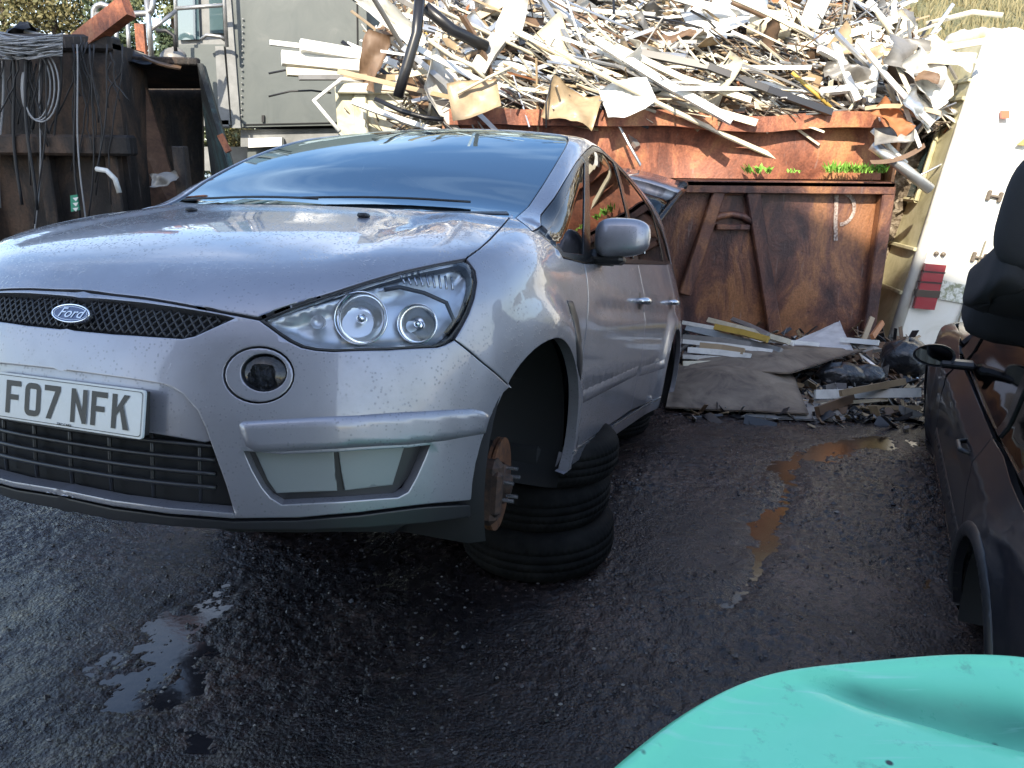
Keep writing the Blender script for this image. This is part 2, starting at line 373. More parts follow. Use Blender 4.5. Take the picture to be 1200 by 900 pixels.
def panel(S,name,outline,mat,parent,off=0.,gap=.0025,depth=.02,h=.03,holes=(),prof=None,mirror=True,edge=.0035,join=True,label=None,toloc=None,smooth=0,lo=None,flange=True):
    P=spec(S,outline,toloc) if isinstance(outline,list) else outline
    if smooth: P=smooth_outline(P,smooth)
    ob,sm=resample(S,P,None,min(h,.02))
    A0=S.ab(ob)
    loops=[(A0,sm,1)]
    for H in holes:
        HP=spec(S,H,toloc) if isinstance(H,list) else H
        q,s2=resample(S,HP,None,min(h,.015)); loops.append((S.ab(q),s2,-1))
    pts=[];edges=[];info=[]   # info: (boundary?, outward 2d)
    rings=[]
    for A,s2,sg in loops:
        g=offset_poly(A,gap*sg); g[s2]=A[s2]
        # seam vertices may not move, neighbours may
        inn=offset_poly(g,edge*sg); inn[s2]=g[s2]
        if s2.any():                            # keep seam ring simple
            inn_ok=~s2
        else: inn_ok=np.ones(len(A),bool)
        b=len(pts); pts+=list(g); n=len(g); edges+=[(b+i,b+(i+1)%n) for i in range(n)]
        rings.append((b,n,s2,sg,g,inn))
        pts+=list(inn[inn_ok])
    A=loops[0][0]; mn,mxx=A.min(0),A.max(0)
    gx=np.arange(mn[0],mxx[0],h); gy=np.arange(mn[1],mxx[1],h*.87)
    G=np.array([(x+(j%2)*h/2,y) for j,y in enumerate(gy) for x in gx])
    if len(G):
        ok=inside(G,rings[0][4])&(polydist(G,rings[0][4])>h*.45)
        for r in rings[1:]: ok&=~inside(G,r[4])&(polydist(G,r[4])>h*.4)
        pts+=list(G[ok])
    vin=[Vector((float(p[0]),float(p[1]))) for p in pts]
    vo,eo,fo,ov,oe,of=delaunay_2d_cdt(vin,edges,[],0,1e-6)
    V=np.array([(v.x,v.y) for v in vo]); F=np.array([f for f in fo if len(f)==3])
    c=V[F].mean(1); ok=inside(c,rings[0][4])
    for r in rings[1:]: ok&=~inside(c,r[4])
    F=F[ok]
    used=np.unique(F); remap=-np.ones(len(V),int); remap[used]=np.arange(len(used)); V=V[used]; F=remap[F]
    P3=S.lift(V)
    i0=np.nonzero(np.abs(P3[:,1])<.004)[0]
    N=S.normal(P3); 
    # boundary map
    outward=np.zeros((len(V),3)); isb=np.zeros(len(V),bool); seamv=np.zeros(len(V),bool)
    inv={}
    for k,l in enumerate(ov):
        for q in l: inv[q]=k
    for (b,n,s2,sg,g,inn) in rings:
        dd=(g-inn); 
        for i in range(n):
            k=inv.get(b+i); 
            if k is None: continue
            k=remap[k]
            if k<0: continue
            if s2[i]: seamv[k]=True
            else:
                isb[k]=True; w3=dd[i][0]*S.e1+dd[i][1]*S.e2; w3=w3-N[k]*(w3@N[k]); l=np.linalg.norm(w3); outward[k]=w3/l if l>1e-9 else 0
    O=np.full(len(V),off,float)
    if prof is not None:
        D=polydist(V,rings[0][4]); 
        O=O+prof(D,P3)
    P3=P3+N*O[:,None]
    Nn=N.copy()
    Nn[isb]=N[isb]+outward[isb]*.45; Nn/=np.linalg.norm(Nn,axis=1,keepdims=True)
    P3[isb]-=N[isb]*.0018
    P3[seamv,1]=0; Nn[seamv,1]=0 if mirror else Nn[seamv,1]
    # orient
    a,b,c=P3[F[:,0]],P3[F[:,1]],P3[F[:,2]]; fn=np.cross(b-a,c-a); flip=(fn*N[F[:,0]]).sum(1)<0; F[flip]=F[flip][:,::-1]
    verts=list(P3); faces=[tuple(f) for f in F]; nor=list(Nn); kinds=[0]*len(faces)
    if flange:
        E={}
        for f in F:
            for i in range(3): E[(f[i],f[(i+1)%3])]=1
        be=[e for e in E if (e[1],e[0]) not in E and not (seamv[e[0]] and seamv[e[1]])]
        idx={}
        for e in be:
            for k in e:
                if k not in idx: idx[k]=len(verts); verts.append(P3[k]-N[k]*depth)
        for (i,j) in be: faces.append((j,i,idx[i],idx[j])); kinds.append(1)
    verts=np.array(verts)
    def emit(V3,fs,nr,nm,par):
        o=mesh(nm,V3,fs,mat,par,True)
        me=o.data
        if prof is None:
            ln=[]
            co=V3
            for p,kd in zip(me.polygons,kinds_all):
                for vi in p.vertices:
                    ln.append(tuple(nr[vi]) if kd==0 else tuple(p.normal))
            me.normals_split_custom_set(ln)
        return o
    nb=len(P3); NF=np.vstack([np.array(nor),np.tile([0,0,1.],(len(verts)-nb,1))])
    mv=verts*np.array([1,-1,1]); mn_=NF*np.array([1,-1,1]); mf=[tuple(reversed(f)) for f in faces]
    res=[]
    if mirror and join:
        kinds_all=kinds+kinds; k=len(verts)
        o=emit(np.vstack([verts,mv]),faces+[tuple(i+k for i in f) for f in mf],np.vstack([NF,mn_]),name,parent); res=[o]
    else:
        kinds_all=kinds
        o=emit(verts,faces,NF,name,parent); res=[o]
        if mirror: res.append(emit(mv,mf,mn_,name,parent))
    if label:
        for o in res: o['label']=label
    return res
def p_(*a): return [('p',a[i],a[i+1]) for i in range(0,len(a),2)]
def s_(*a): return [('s',a[i],a[i+1]) for i in range(0,len(a),2)]
def f_(*a): return [('f',a[i],a[i+1]) for i in range(0,len(a),2)]
def t_(*a): return [('t',a[i],a[i+1]) for i in range(0,len(a),2)]
def r_(*a): return [('r',a[i],a[i+1]) for i in range(0,len(a),2)]
def ell(cx,cy,rx,ry,n=28,rot=0): return [('p',cx+rx*math.cos(2*math.pi*i/n)*math.cos(rot)-ry*math.sin(2*math.pi*i/n)*math.sin(rot),cy+rx*math.cos(2*math.pi*i/n)*math.sin(rot)+ry*math.sin(2*math.pi*i/n)*math.cos(rot)) for i in range(n)]
def arc(cx,cz,r,a0,a1,n): return [('s',cx+r*math.cos(R(a0+(a1-a0)*i/(n-1))),cz+r*math.sin(R(a0+(a1-a0)*i/(n-1)))) for i in range(n)]

# ------------------------------------------------------------ the silver people carrier
car=empty('people_carrier',label='silver people carrier with no wheels, its nose propped up on stacked tyres',cat='car')
car.matrix_world=Matrix([[*M1[0],TR1[0]],[*M1[1],TR1[1]],[*M1[2],TR1[2]],[0,0,0,1]])
# shared outlines (left half)
hl=p_(304,374.4,343,358.5,391,342.3,430,329.6,466.6,318.9,507,309.5,542,303.4,552,308,557,317,559,330,556,349,549.7,366.9,542,382,530.8,397,522,403.5,512,406.5,455,409.5,391,411.4,370,410,353,406.5,339,399.5,326.9,391.4)
archF=arc(AX,AZ,AR,-12,192,30)      # rear side -> hmm: angle 0 = forward
hoodrear=t_(-.105,.728,-.085,.62,-.04,.45,-.005,.25,.005,0)
bonnet=f_(0,.7745)+p_(133,344.6,166.7,348.3,200,353.6,233.3,360,268,366.5,300.5,372.5,391,342.3,466.6,318.9,546,302.7,562,291,574,280,588,265,600,251)+hoodrear
panel(S1,'bonnet',bonnet,SILVER,car,h=.035)
# wing
doorF=[('s',-.44,.975),('s',-.42,.86),('s',-.385,.72),('s',-.33,.56),('s',-.30,.45),('s',-.29,.305)]
wing=p_(546,302.7,562,291,574,280,588,265,600,251)+[('t',-.105,.728),('t',-.115,.733),('s',-.007,1.04),('s',-.15,.972)]+doorF+[('s',-.285,.237),('s',-.235,.237)]+arc(AX,AZ,AR,196,42,26)+p_(598.8,453.7,567,426,532.7,397.8,542,382,549.7,366.9,556,349,559,330,557,317)
panel(S1,'front_wing',wing,SILVER,car,h=.03,depth=.035,join=False)
# bumper
fogo=ell(303,439.3,41,32.7); fogi=ell(308.7,436.5,26.5,21.7)
pocket=p_(287,530,297,552,308,571,318,583,330.7,590.5,400,587,466.6,582,478,576,487.4,559.5,497,538,503,523,480,526,400,531,330,534)
grl_t=f_(0,.755); 
bumper=f_(0,.7705)+p_(133,345.6,166.7,349.4,200,354.6,233.3,361,268,367.5,298,373.3,304,374.4,326.9,391.4,339,399.5,353,406.5,370,410,391,411.4,455,409.5,512,406.5,522,403.5,532.7,397.8,567,426,598.8,453.7)+arc(AX,AZ,AR,38,-8,9)+p_(500,592,420,602,350,608,274,609,200,603,133,594)+f_(0,.282)\
 +f_(0,.2975)+p_(133,586,200,595,273,601,264,570,247,523,240,503,230,482,213,463,200,455,187,451,133,443)+f_(0,.583)\
 +f_(0,.681)+p_(133,390.7,175,393.5,213,396,228,393,273,372.7,233,365,166.7,355,120,350.5)+f_(0,.7555)
panel(S1,'front_bumper',bumper,SILVER,car,h=.028,depth=.04,holes=[fogo,pocket])
SK=f_(0,.279)+p_(133,595.5,200,604.5,274,610.5,350,609.5,420,603.5,500,593.5)+[('s',.462,.285)]+p_(552,607,500,614,430,620,362,622.5,300,622.5,239,621,200,618,133,611)+f_(0,.24)
panel(S1,'front_skirt',SK,BLACKPL,car,h=.035,depth=.04)
# plate recess
rec=f_(0,.583)+p_(133,443,187,451,200,455,213,463,230,482,240,503,244,516,236,518,133,501)+f_(0,.468)
panel(S1,'plate_recess',rec,SILVER,car,off=-.018,gap=-.004,h=.03)
lg=f_(0,.475)+p_(133,500,240,513,250,523,264,570,276,604,200,600,133,592)+f_(0,.29)
panel(S1,'lower_grille_backing',lg,INNER,car,off=-.055,gap=-.004,h=.04)
# lower grille slats
def surfline(L,off):
    P=spec(S1,L); return P+S1.normal(P)*off
def stripmesh(name,rows,matl,parent,r=.004,n=6):
    b=MB()
    for q in rows: b.tube([tuple(v) for v in q],r,n)
    return b.build(name,matl,parent,True)
rows=[]
for k in range(4):
    z0=.44-.033*k
    q=surfline([('f',y,z0-.0*y) for y in np.linspace(0,.40-.0*k,12)],-.028); q=np.vstack([q[::-1],q[1:]*[1,-1,1]]); rows.append(q)
g=stripmesh('lower_grille',rows,BLACKPL,car,.0055)
for y in (-.36,-.24,-.12,0,.12,.24,.36):
    q=surfline([('f',abs(y),z) for z in (.465,.41,.35,.30)],-.035); q[:,1]*= (1 if y>=0 else -1); stripmesh('grille_bar',[q],BLACKPL,car,.005)
lip=f_(0,.2985)+p_(133,586,200,595,273,601,274,607,200,601.5,133,592.5)+f_(0,.284)
panel(S1,'lower_lip',lip,SILVER,car,off=.004,gap=0,h=.012,depth=.01)
# upper grille
ug=f_(0,.7555)+p_(120,350.5,166.7,355,233,365,273,372.7,228,393,213,396,175,393.5,133,390.7)+f_(0,.681)
panel(S1,'grille_backing',ug,INNER,car,off=-.035,gap=-.004,h=.04)
ugp=S1.ab(spec(S1,ug)); rows=[]
def cliprow(L,off):
    P=spec(S1,L); ins=inside(S1.ab(P),ugp)&(P[:,1]>-.001); P=P+S1.normal(P)*off
    seg=[];out=[]
    for p,i in zip(P,ins):
        if i: seg.append(p)
        else:
            if len(seg)>1: out.append(np.array(seg))
            seg=[]
    if len(seg)>1: out.append(np.array(seg))
    return out
for k in range(-14,34):
    y0=k*.022
    for sg in (1,-1):
        for q in cliprow([('f',max(0,y0+sg*t*.075) if y0+sg*t*.075>=-.0001 else -.01,.685+t*.085) for t in np.linspace(0,1,13)],-.014):
            rows.append(q); rows.append(q*[1,-1,1])
stripmesh('grille_mesh',rows,BLACKPL,car,.0032,5)
# rub strip
strip=p_(279.7,497,285,493.5,330,491,420,486.5,500,481.5,553.5,479,566,481.5,575,486,568.6,508.5,520,517,480,521.5,400,526,330,529.5,300.4,530,288,523,282,508)
panel(S1,'bumper_strip',strip,SILVER,car,off=.001,gap=.0,h=.012,prof=lambda D,P:.008*sst(0,.009,D),depth=.012,join=False)
# pocket
pb=p_(287,530,308,571,330.7,590.5,466.6,582,487.4,559.5,503,523,400,531)
panel(S1,'pocket_backing',pb,BLACKPL,car,off=-.036,gap=-.006,h=.03,join=False)
panel(S1,'intake_blank',p_(295,531,311,566,322,582,396,579,391,529),BLANK,car,off=-.024,gap=0,h=.02,depth=.008,join=False)
panel(S1,'intake_blank',p_(397,529,405,579,465,572,480,525),BLANK,car,off=-.027,gap=0,h=.02,depth=.008,join=False)
# fog lamps
for a,(nm,o_,off,mt,hl_) in enumerate((('fog_lamp_bezel',fogo,-.003,SILVER,[fogi]),)):
    bez=panel(S1,nm,o_,mt,car,off=off,h=.012,holes=hl_,depth=.03,join=False,gap=.002)
fl=panel(S1,'fog_lamp',ell(308.7,436.5,28,23),DARKLENS,car,off=-.012,gap=0,h=.012,join=False,flange=False,prof=lambda D,P:.008*sst(0,.03,D))
fr=panel(S1,'reflector',ell(308.7,436.5,28,23),mat('fog_reflector',(.35,.36,.38),.2,.9,bump=(60,.8,.01)),car,off=-.03,gap=0,h=.012,join=False,flange=False)
for a,b in zip(fl,fr): b.parent=a
# headlights
lens=panel(S1,'headlight',hl,LENS,car,off=.0,gap=.009,h=.02,join=False,depth=.01,prof=lambda D,P:.004*sst(0,.02,D))
rim=panel(S1,'headlight_seal',hl,BLACKPL,car,off=-.006,gap=.001,h=.03,join=False,depth=.02,holes=[[('p',430+(q[1]-430)*.955,365+(q[2]-365)*.93) for q in hl]])
bowl=panel(S1,'headlight_housing',hl,GREYPL,car,off=-.03,gap=-.001,h=.015,join=False,flange=True,depth=-.024,prof=lambda D,P:-.03*sst(0,.035,D))
def dish(px_,py_,r,dep,off,par,mirror,matl=CHROME,name='reflector',bulb=True):
    P=spec(S1,p_(px_,py_))[0]; n=S1.normal(P[None])[0]
    ax=Vector((.93,.30,.12)).normalized() if True else Vector(n)
    c=Vector(P)+Vector(n)*off
    if mirror: c.y*=-1; ax.y*=-1
    rot=ax.to_track_quat('Z','Y').to_matrix(); b=MB()
    b.lathe([(.001,-dep),(r*.3,-dep*.95),(r*.6,-dep*.72),(r*.85,-dep*.35),(r,0),(r*1.07,.002),(r*1.08,-.004),(r*1.05,-.01)],36,c,rot=rot)
    if bulb: b.lathe([(.001,0),(r*.16,-.002),(r*.2,-.012),(r*.2,-dep*.9)],16,c,rot=rot)
    return b.build(name,matl,par,True)
for i,(l,s2,hs) in enumerate(zip(lens,rim,bowl)):
    s2.parent=l; hs.parent=l
    dish(424,369,.060,.05,-.026,l,i==1); dish(493,377,.046,.042,-.022,l,i==1)
    dish(372,374,.016,.01,-.02,l,i==1,GREYPL,'side_light',False)
    # indicator prism and the swooping eyebrow
    P=spec(S1,p_(452,333,470,330,500,338,528,352,538,375,528,390)); P=P+S1.normal(P)*-.02
    if i: P=P*[1,-1,1]
    bb=MB(); bb.tube([tuple(q) for q in P],.006,6); bb.build('lamp_eyebrow',BLACKPL,l,True)
    rows=[]
    for t in np.linspace(0,1,9):
        P=spec(S1,p_(470+t*62,316+t*4-8*t*(1-t),476+t*58,327+t*9)); P=P+S1.normal(P)*-.016
        if i: P=P*[1,-1,1]
        rows.append(P)
    stripmesh('indicator',rows,SATIN,l,.0035,5)
# doors
belt=lambda x: .975+(-.44-x)*.066
dF=[('s',-.44,belt(-.44)),('s',-1.0,belt(-1.0)),('s',-1.665,belt(-1.665)),('s',-1.68,.8),('s',-1.67,.5),('s',-1.64,.305)]+doorF[::-1][:-1]
fd=panel(S1,'front_door',dF,SILVER,car,h=.035,join=False)
dR=[('s',-1.665,belt(-1.665)),('s',-2.3,belt(-2.3)),('s',-2.86,belt(-2.86)),('s',-2.87,.95),('s',-2.80,.80),('s',-2.74,.735)]+arc(RX,AZ,AR,72,-5,12)+[('s',-2.42,.305),('s',-1.64,.305),('s',-1.67,.5),('s',-1.68,.8)]
dR=[q for q in dR]
rd=panel(S1,'rear_door',dR,SILVER,car,h=.035,join=False)
for x0,doors,z in ((-1.53,fd,.865),(-2.66,rd,.885)):
    for i,dd in enumerate(doors):
        sg=1 if i==0 else -1; P=spec(S1,[('s',x0,z)])[0]; b=MB()
        b.tube([(x0-.10,(P[1]-.004)*sg,z),(x0-.085,(P[1]+.03)*sg,z+.002),(x0,(P[1]+.042)*sg,z+.004),(x0+.085,(P[1]+.034)*sg,z+.002),(x0+.10,(P[1]-.004)*sg,z)],.014,10,rs=[.012,.016,.019,.017,.012])
        b.build('handle',SATIN,dd,True)
        b=MB(); b.lathe([(.001,.002),(.035,.001),(.043,-.001)],20,(x0,P[1]*sg,z),rot=Vector((0,sg,.1)).to_track_quat('Z','Y').to_matrix()); b.build('handle_cup',BLACKPL,dd,True)
        zz=.49 
for i,(dd,xa,xb) in enumerate(((fd,-.33,-1.63),(rd,-1.69,-2.40))):
    mo=panel(S1,'door_moulding',[('s',xa,.535),('s',xb,.545),('s',xb,.485),('s',xa,.475)],SILVER,car,off=0,gap=.002,h=.02,join=False,prof=lambda D,P:.008*sst(0,.014,D),depth=.01)
    for a,b in zip(dd,mo): b.parent=a
panel(S1,'sill',[('s',-.287,.302),('s',-2.44,.302),('s',-2.44,.235),('s',-.285,.237)],SILVER,car,h=.03,join=False,depth=.05)
panel(S1,'sill_trim',[('s',-.30,.312),('s',-2.42,.312),('s',-2.42,.298),('s',-.30,.298)],SATIN,car,off=.004,gap=0,h=.012,join=False,depth=.01)
# wing vent
v=panel(S1,'wing_vent',p_(664,352,671,353,677,372,681.5,400,682,425,680,446,676,428,675,400,671,375),BLACKPL,car,off=.002,gap=0,h=.02,join=False,depth=.01,prof=lambda D,P:.004*sst(0,.01,D))
# rear quarter, rear end
qd=[('s',-2.86,belt(-2.86)),('s',-3.30,1.17),('s',-3.35,1.32),('s',-3.50,1.34),('s',-3.62,1.1),('s',-3.68,.8),('s',-3.70,.5),('s',-3.66,.25),('s',-3.20,.25)]+arc(RX,AZ,AR,194,80,18)+[('s',-2.745,.74),('s',-2.80,.80),('s',-2.87,.95)]
panel(S1,'rear_quarter',qd,SILVER,car,h=.04,join=False,depth=.03)
rb=[('s',-3.62,.62)]+[('s',-3.66,.25)]+r_(.6,.25,.3,.25,0,.25)+r_(0,.62,.3,.62,.6,.62)
panel(S1R,'rear_bumper',rb,SILVER,car,h=.05)
panel(S1R,'rear_lamp',[('s',-3.60,1.25),('s',-3.58,.75)]+r_(.66,.75,.66,1.25),mat('red_lens',(.3,.01,.01),.15,coat=1),car,h=.04,join=False)
# greenhouse
dloT=s_(-.007,1.04,-.15,.975,-.44,belt(-.44)+.001,-1.0,belt(-1)+.001,-1.665,belt(-1.665)+.001,-2.3,belt(-2.3)+.001,-2.86,belt(-2.86)+.001,-3.28,1.165,-3.20,1.28,-3.02,1.385,-2.75,1.465,-2.4,1.53,-2.0,1.572,-1.6,1.59,-1.4,1.585,-1.22,1.555,-.99,1.489,-.72,1.384,-.514,1.287,-.339,1.192,-.20,1.115,-.10,1.068)
q1=s_(-.07,1.035,-.19,.995,-.47,1.01,-.86,1.412,-.72,1.36,-.52,1.262,-.35,1.17,-.18,1.08)
q2=s_(-.60,1.018,-1.60,1.078,-1.66,1.30,-1.66,1.562,-1.42,1.56,-1.22,1.53,-.975,1.455)
q3=s_(-1.73,1.086,-2.74,1.148,-2.76,1.30,-2.72,1.44,-2.4,1.50,-2.0,1.545,-1.75,1.558,-1.75,1.30)
q4=s_(-2.83,1.155,-3.20,1.185,-3.12,1.28,-2.97,1.37,-2.81,1.41)
frame=panel(S1,'window_frame',dloT,TRIM,car,off=-.004,gap=.001,h=.04,join=False,holes=[q1,q2,q3,q4],depth=.02)
for q,nm in ((q1,'quarter_window'),(q2,'front_side_window'),(q3,'rear_side_window'),(q4,'rear_quarter_window')):
    panel(S1,nm,q,GLASS,car,off=-.009,gap=-.004,h=.05,join=False,flange=False)
wsedge=[('t',-.115,.733),('t',-.24,.735),('t',-.40,.733),('t',-.60,.717),('t',-.78,.694),('t',-.92,.665),('t',-1.04,.625),('t',-1.11,.57)]
ws=t_(.0,0,-.01,.25,-.045,.45,-.09,.62)+wsedge+t_(-1.14,.45,-1.18,.25,-1.19,0)
W_=panel(S1,'windscreen',ws,WSGLASS,car,off=-.006,gap=.004,h=.04,flange=False)[0]
wsi=t_(-.05,0,-.06,.25,-.10,.43,-.155,.60,-.24,.695,-.40,.698,-.60,.682,-.78,.66,-.90,.632,-1.0,.595,-1.06,.54,-1.10,.42,-1.14,.25,-1.15,0)
# black frit band round the glass, C-shaped from the centre line
fb=t_(.0,0,-.01,.25,-.045,.45,-.09,.62)+wsedge+t_(-1.14,.45,-1.18,.25,-1.19,0)+list(reversed(wsi))
panel(S1,'windscreen_border',fb,TRIM,W_,off=-.0085,gap=.001,h=.04,flange=False)
roof=t_(-1.19,0,-1.18,.25,-1.14,.45)+wsedge[::-1]+[dloT[0]]+dloT[:6:-1]+[('s',-3.35,1.32),('s',-3.50,1.34)]+t_(-3.52,.5,-3.53,.3,-3.53,0)
panel(S1,'roof',roof,SILVER,car,h=.04,depth=.025)
# cowl, wipers
b=MB(); P=spec(S1,t_(.01,0,-.0,.25,-.04,.45,-.10,.60,-.16,.69)); P=P-S1.normal(P)*.035; P=np.vstack([P[::-1],P[1:]*[1,-1,1]])
b.tube([tuple(q) for q in P],.035,8); b.build('cowl',BLACKPL,car,True)
for (y0,y1,x0,x1) in ((-.62,.02,-.10,-.03),(-.05,.55,-.04,-.14)):
    b=MB(); pts=[]
    for t in np.linspace(0,1,9):
        y=y0+(y1-y0)*t; q=spec(S1,[('t',x0+(x1-x0)*t-.03,abs(y))])[0]; q[1]=y; n=S1.normal(q[None])[0]; pts.append(tuple(q+n*.008))
    b.tube(pts,.0045,6); b.build('wiper',BLACKPL,car,True)
for y in (-.33,.33):
    q=spec(S1,[('t',.16,abs(y))])[0]; q[1]=y; b=MB(); b.box(tuple(q+np.array([0,0,.006])),(.03,.035,.014),bev=.005); b.build('washer_nozzle',BLACKPL,car,True)
# inner dark body behind the gaps
inn=f_(0,.74)+p_(300,385)+f_(.65,.66)+[('s',.40,.76),('s',0.2,.90),('s',-.2,.93),('s',-.44,.95),('s',-1.66,1.03),('s',-2.86,1.10),('s',-3.55,1.10),('s',-3.6,.3),('s',-3.25,.27)]+arc(RX,AZ,AR+.03,188,-8,24)+[('s',-2.40,.26),('s',-.31,.26)]+arc(AX,AZ,AR+.03,192,-12,24)+f_(.75,.2,.4,.18,0,.25)
panel(S1,'inner_body',inn,INNER,car,off=-.062,gap=0,h=.06,flange=False)
# wheel wells, floor pan
for ax in (AX,RX):
    for sg in (1,-1):
        b=MB(); n=28; r=AR+.012; vs=[];fs=[]
        ys=[.905,.86,.45,.45]; rr=[r,r+.02,r+.02,.001]
        for k in range(n+1):
            a=R(-25+230*k/n)
            for yy,q in zip(ys,rr): vs.append((ax+q*math.cos(a),yy*sg,AZ+q*math.sin(a)))
        for k in range(n):
            for j in range(3): fs.append((k*4+j,k*4+j+1,(k+1)*4+j+1,(k+1)*4+j))
        b.add(vs,fs); b.build('wheel_well',INNER,car,True)
b=MB(); b.box((-1.35,0,.275),(2.1,1.66,.09),bev=.02); b.box((.18,0,.26),(1.0,.86,.16),bev=.03); b.box((-3.2,0,.35),(.9,1.1,.2),bev=.03); b.box((-2.6,0,.32),(.6,.86,.1),bev=.02); b.build('floor_pan',INNER,car)
b=MB(); b.tube([(.5,.2,.17),(-.5,.2,.2),(-1.5,.15,.2),(-3.5,.3,.25)],.03,8); b.build('exhaust_pipe',CASTIRON,car,True)
for sg in (1,-1): b=MB(); b.box((.38,.55*sg,.21),(.25,.25,.07),bev=.02); b.build('undertray',BLACKPL,car)
# hubs: rusty disc, caliper, studs, strut, arm
def hub(x,y,z,sg,toe=0,r=.148):
    rot=(Matrix.Rotation(toe*sg,3,'Z')@Vector((0,sg,.0))).to_track_quat('Z','Y').to_matrix()
    c=Vector((x,y*sg,z)); h=MB(); h.lathe([(.001,.03),(.03,.03),(.032,.012),(.062,.012),(.066,-.012),(.09,-.012)],28,c,rot=rot); o=h.build('wheel_hub',CASTIRON,car,True)
    d=MB(); d.lathe([(.07,-.004),(r,-.004),(r,-.013),(r-.012,-.013),(r-.012,-.019),(r,-.019),(r,-.028),(.07,-.028)],40,c,rot=rot); d.build('brake_disc',RUST,o)
    for a in range(5):
        k=MB(); q=Vector((.054*math.cos(a*1.2566+.3),.054*math.sin(a*1.2566+.3),0)); k.tube([tuple(rot@(q+Vector((0,0,.01)))+c),tuple(rot@(q+Vector((0,0,.048)))+c)],.0065,8); k.build('wheel_stud',SATIN,o)
    k=MB(); k.box(tuple(c+Vector((.115,-.02*sg,.0))),(.09,.11,.20),rot=Matrix.Rotation(toe*sg,3,'Z'),bev=.02); k.box(tuple(c+Vector((.13,.02*sg,.0))),(.05,.05,.14),rot=Matrix.Rotation(toe*sg,3,'Z'),bev=.012); k.build('brake_caliper',CASTIRON,o)
    k=MB(); k.tube([tuple(c+Vector((0,-.09*sg,0))),tuple(c+Vector((-.01,-.13*sg,.2))),tuple(c+Vector((-.03,-.2*sg,.5)))],.028,10,rs=[.045,.03,.025]); k.build('suspension_strut',CASTIRON,o,True)
    k=MB(); k.tube([tuple(c+Vector((0,-.05*sg,-.08))),tuple(c+Vector((-.1,-.4*sg,-.02)))],.025,8); k.tube([tuple(c+Vector((0,-.03*sg,0))),tuple(c+Vector((0,-.45*sg,.03)))],.022,8); k.build('suspension_arm',CASTIRON,o,True)
hub(.03,.80,.24,1,.12); hub(.03,.80,.24,-1,.0); hub(RX,.80,.30,1,0,.14); hub(RX,.80,.30,-1,0,.14)
# mirrors
for sg in (1,-1):
    b=MB(); vs=[];fs=[]; nu,nv=20,14
    cx,cy,cz=-.665,.985,1.09
    for i in range(nu):
        th=2*math.pi*i/nu
        for j in range(nv+1):
            ph=-math.pi/2+math.pi*j/nv
            def se(v,e): return math.copysign(abs(v)**(e*.8),v)
            X=se(math.cos(ph),.75)*se(math.cos(th),.75); Z=se(math.cos(ph),.75)*se(math.sin(th),.7); Y=se(math.sin(ph),.8)
            if X<0: X*=.25
            vs.append((cx+X*.075*(1-.18*Y),(cy+Y*.105)*sg,cz+Z*.074*(1-.10*Y)+.006*Y))
    for i in range(nu):
        for j in range(nv): 
            f=(i*(nv+1)+j,((i+1)%nu)*(nv+1)+j,((i+1)%nu)*(nv+1)+j+1,i*(nv+1)+j+1); fs.append(f if sg<0 else f[::-1])
    mir=b.add(vs,fs).build('door_mirror',SILVER,car,True)
    k=MB(); k.box((cx-.012,(cy-.075)*sg,cz-.082),(.09,.17,.04),bev=.015); k.box((cx-.04,.905*sg,cz-.075),(.09,.10,.06),bev=.015); k.build('mirror_foot',BLACKPL,mir)
    k=MB(); k.box((cx-.024,cy*sg,cz),(.006,.17,.11),bev=.002); k.build('mirror_glass',mat('mirror_glass',(.35,.38,.42),.02,1),mir)
# tailgate, open, hinged at the rear roof edge
tg=bpy.data.objects.new('tailgate',None); col.objects.link(tg); tg.parent=car; tg.location=(-3.42,0,1.53); tg.rotation_euler=(0,R(34),0)
tp=[(0,.0,.0),(-.10,.0,.02),(-.35,.0,.035),(-.62,.0,.02),(-.70,0,.0),(-1.02,0,-.09),(-1.10,0,-.14)]
hw=[.60,.64,.70,.745,.755,.72,.66]
def tgsurf(i0,i1,th,matl,name,inset=0,lift=0):
    vs=[];fs=[];n=13
    for i in range(i0,i1+1):
        for j in range(n):
            t=-1+2*j/(n-1); vs.append((tp[i][0],t*(hw[i]-inset),tp[i][2]-.15*t*t+lift))
    k=len(vs); vs+=[(v[0],v[1],v[2]-th) for v in vs]; rws=i1-i0
    for i in range(rws):
        for j in range(n-1):
            a=i*n+j; fs.append((a,a+1,a+n+1,a+n)); fs.append((a+k,a+n+k,a+n+1+k,a+1+k))
    ring=[j for j in range(n)]+[i*n+n-1 for i in range(1,rws+1)]+[rws*n+j for j in range(n-2,-1,-1)]+[i*n for i in range(rws-1,0,-1)]
    for a,b2 in zip(ring,ring[1:]+ring[:1]): fs.append((a,a+k,b2+k,b2))
    return mesh(name,vs,fs,matl,tg,True)
tgsurf(0,3,.012,GLASS,'tailgate_glass',.03,.0); tgsurf(0,1,.03,SILVER,'tailgate_spoiler',0,.012); tgsurf(3,6,.035,SILVER,'tailgate_panel',0,.004)
for sg in(1,-1): b=MB(); b.tube([(tp[i][0],hw[i]*sg,tp[i][2]-.155) for i in range(0,5)],.022,8); b.build('tailgate_frame',TRIM,tg,True)
b=MB(); b.tube([(-.9,.72,-.20),(-1.0,.72,-.24),(-1.08,.62,-.26)],.035,8); b.build('tailgate_latch',BLACKPL,tg,True)
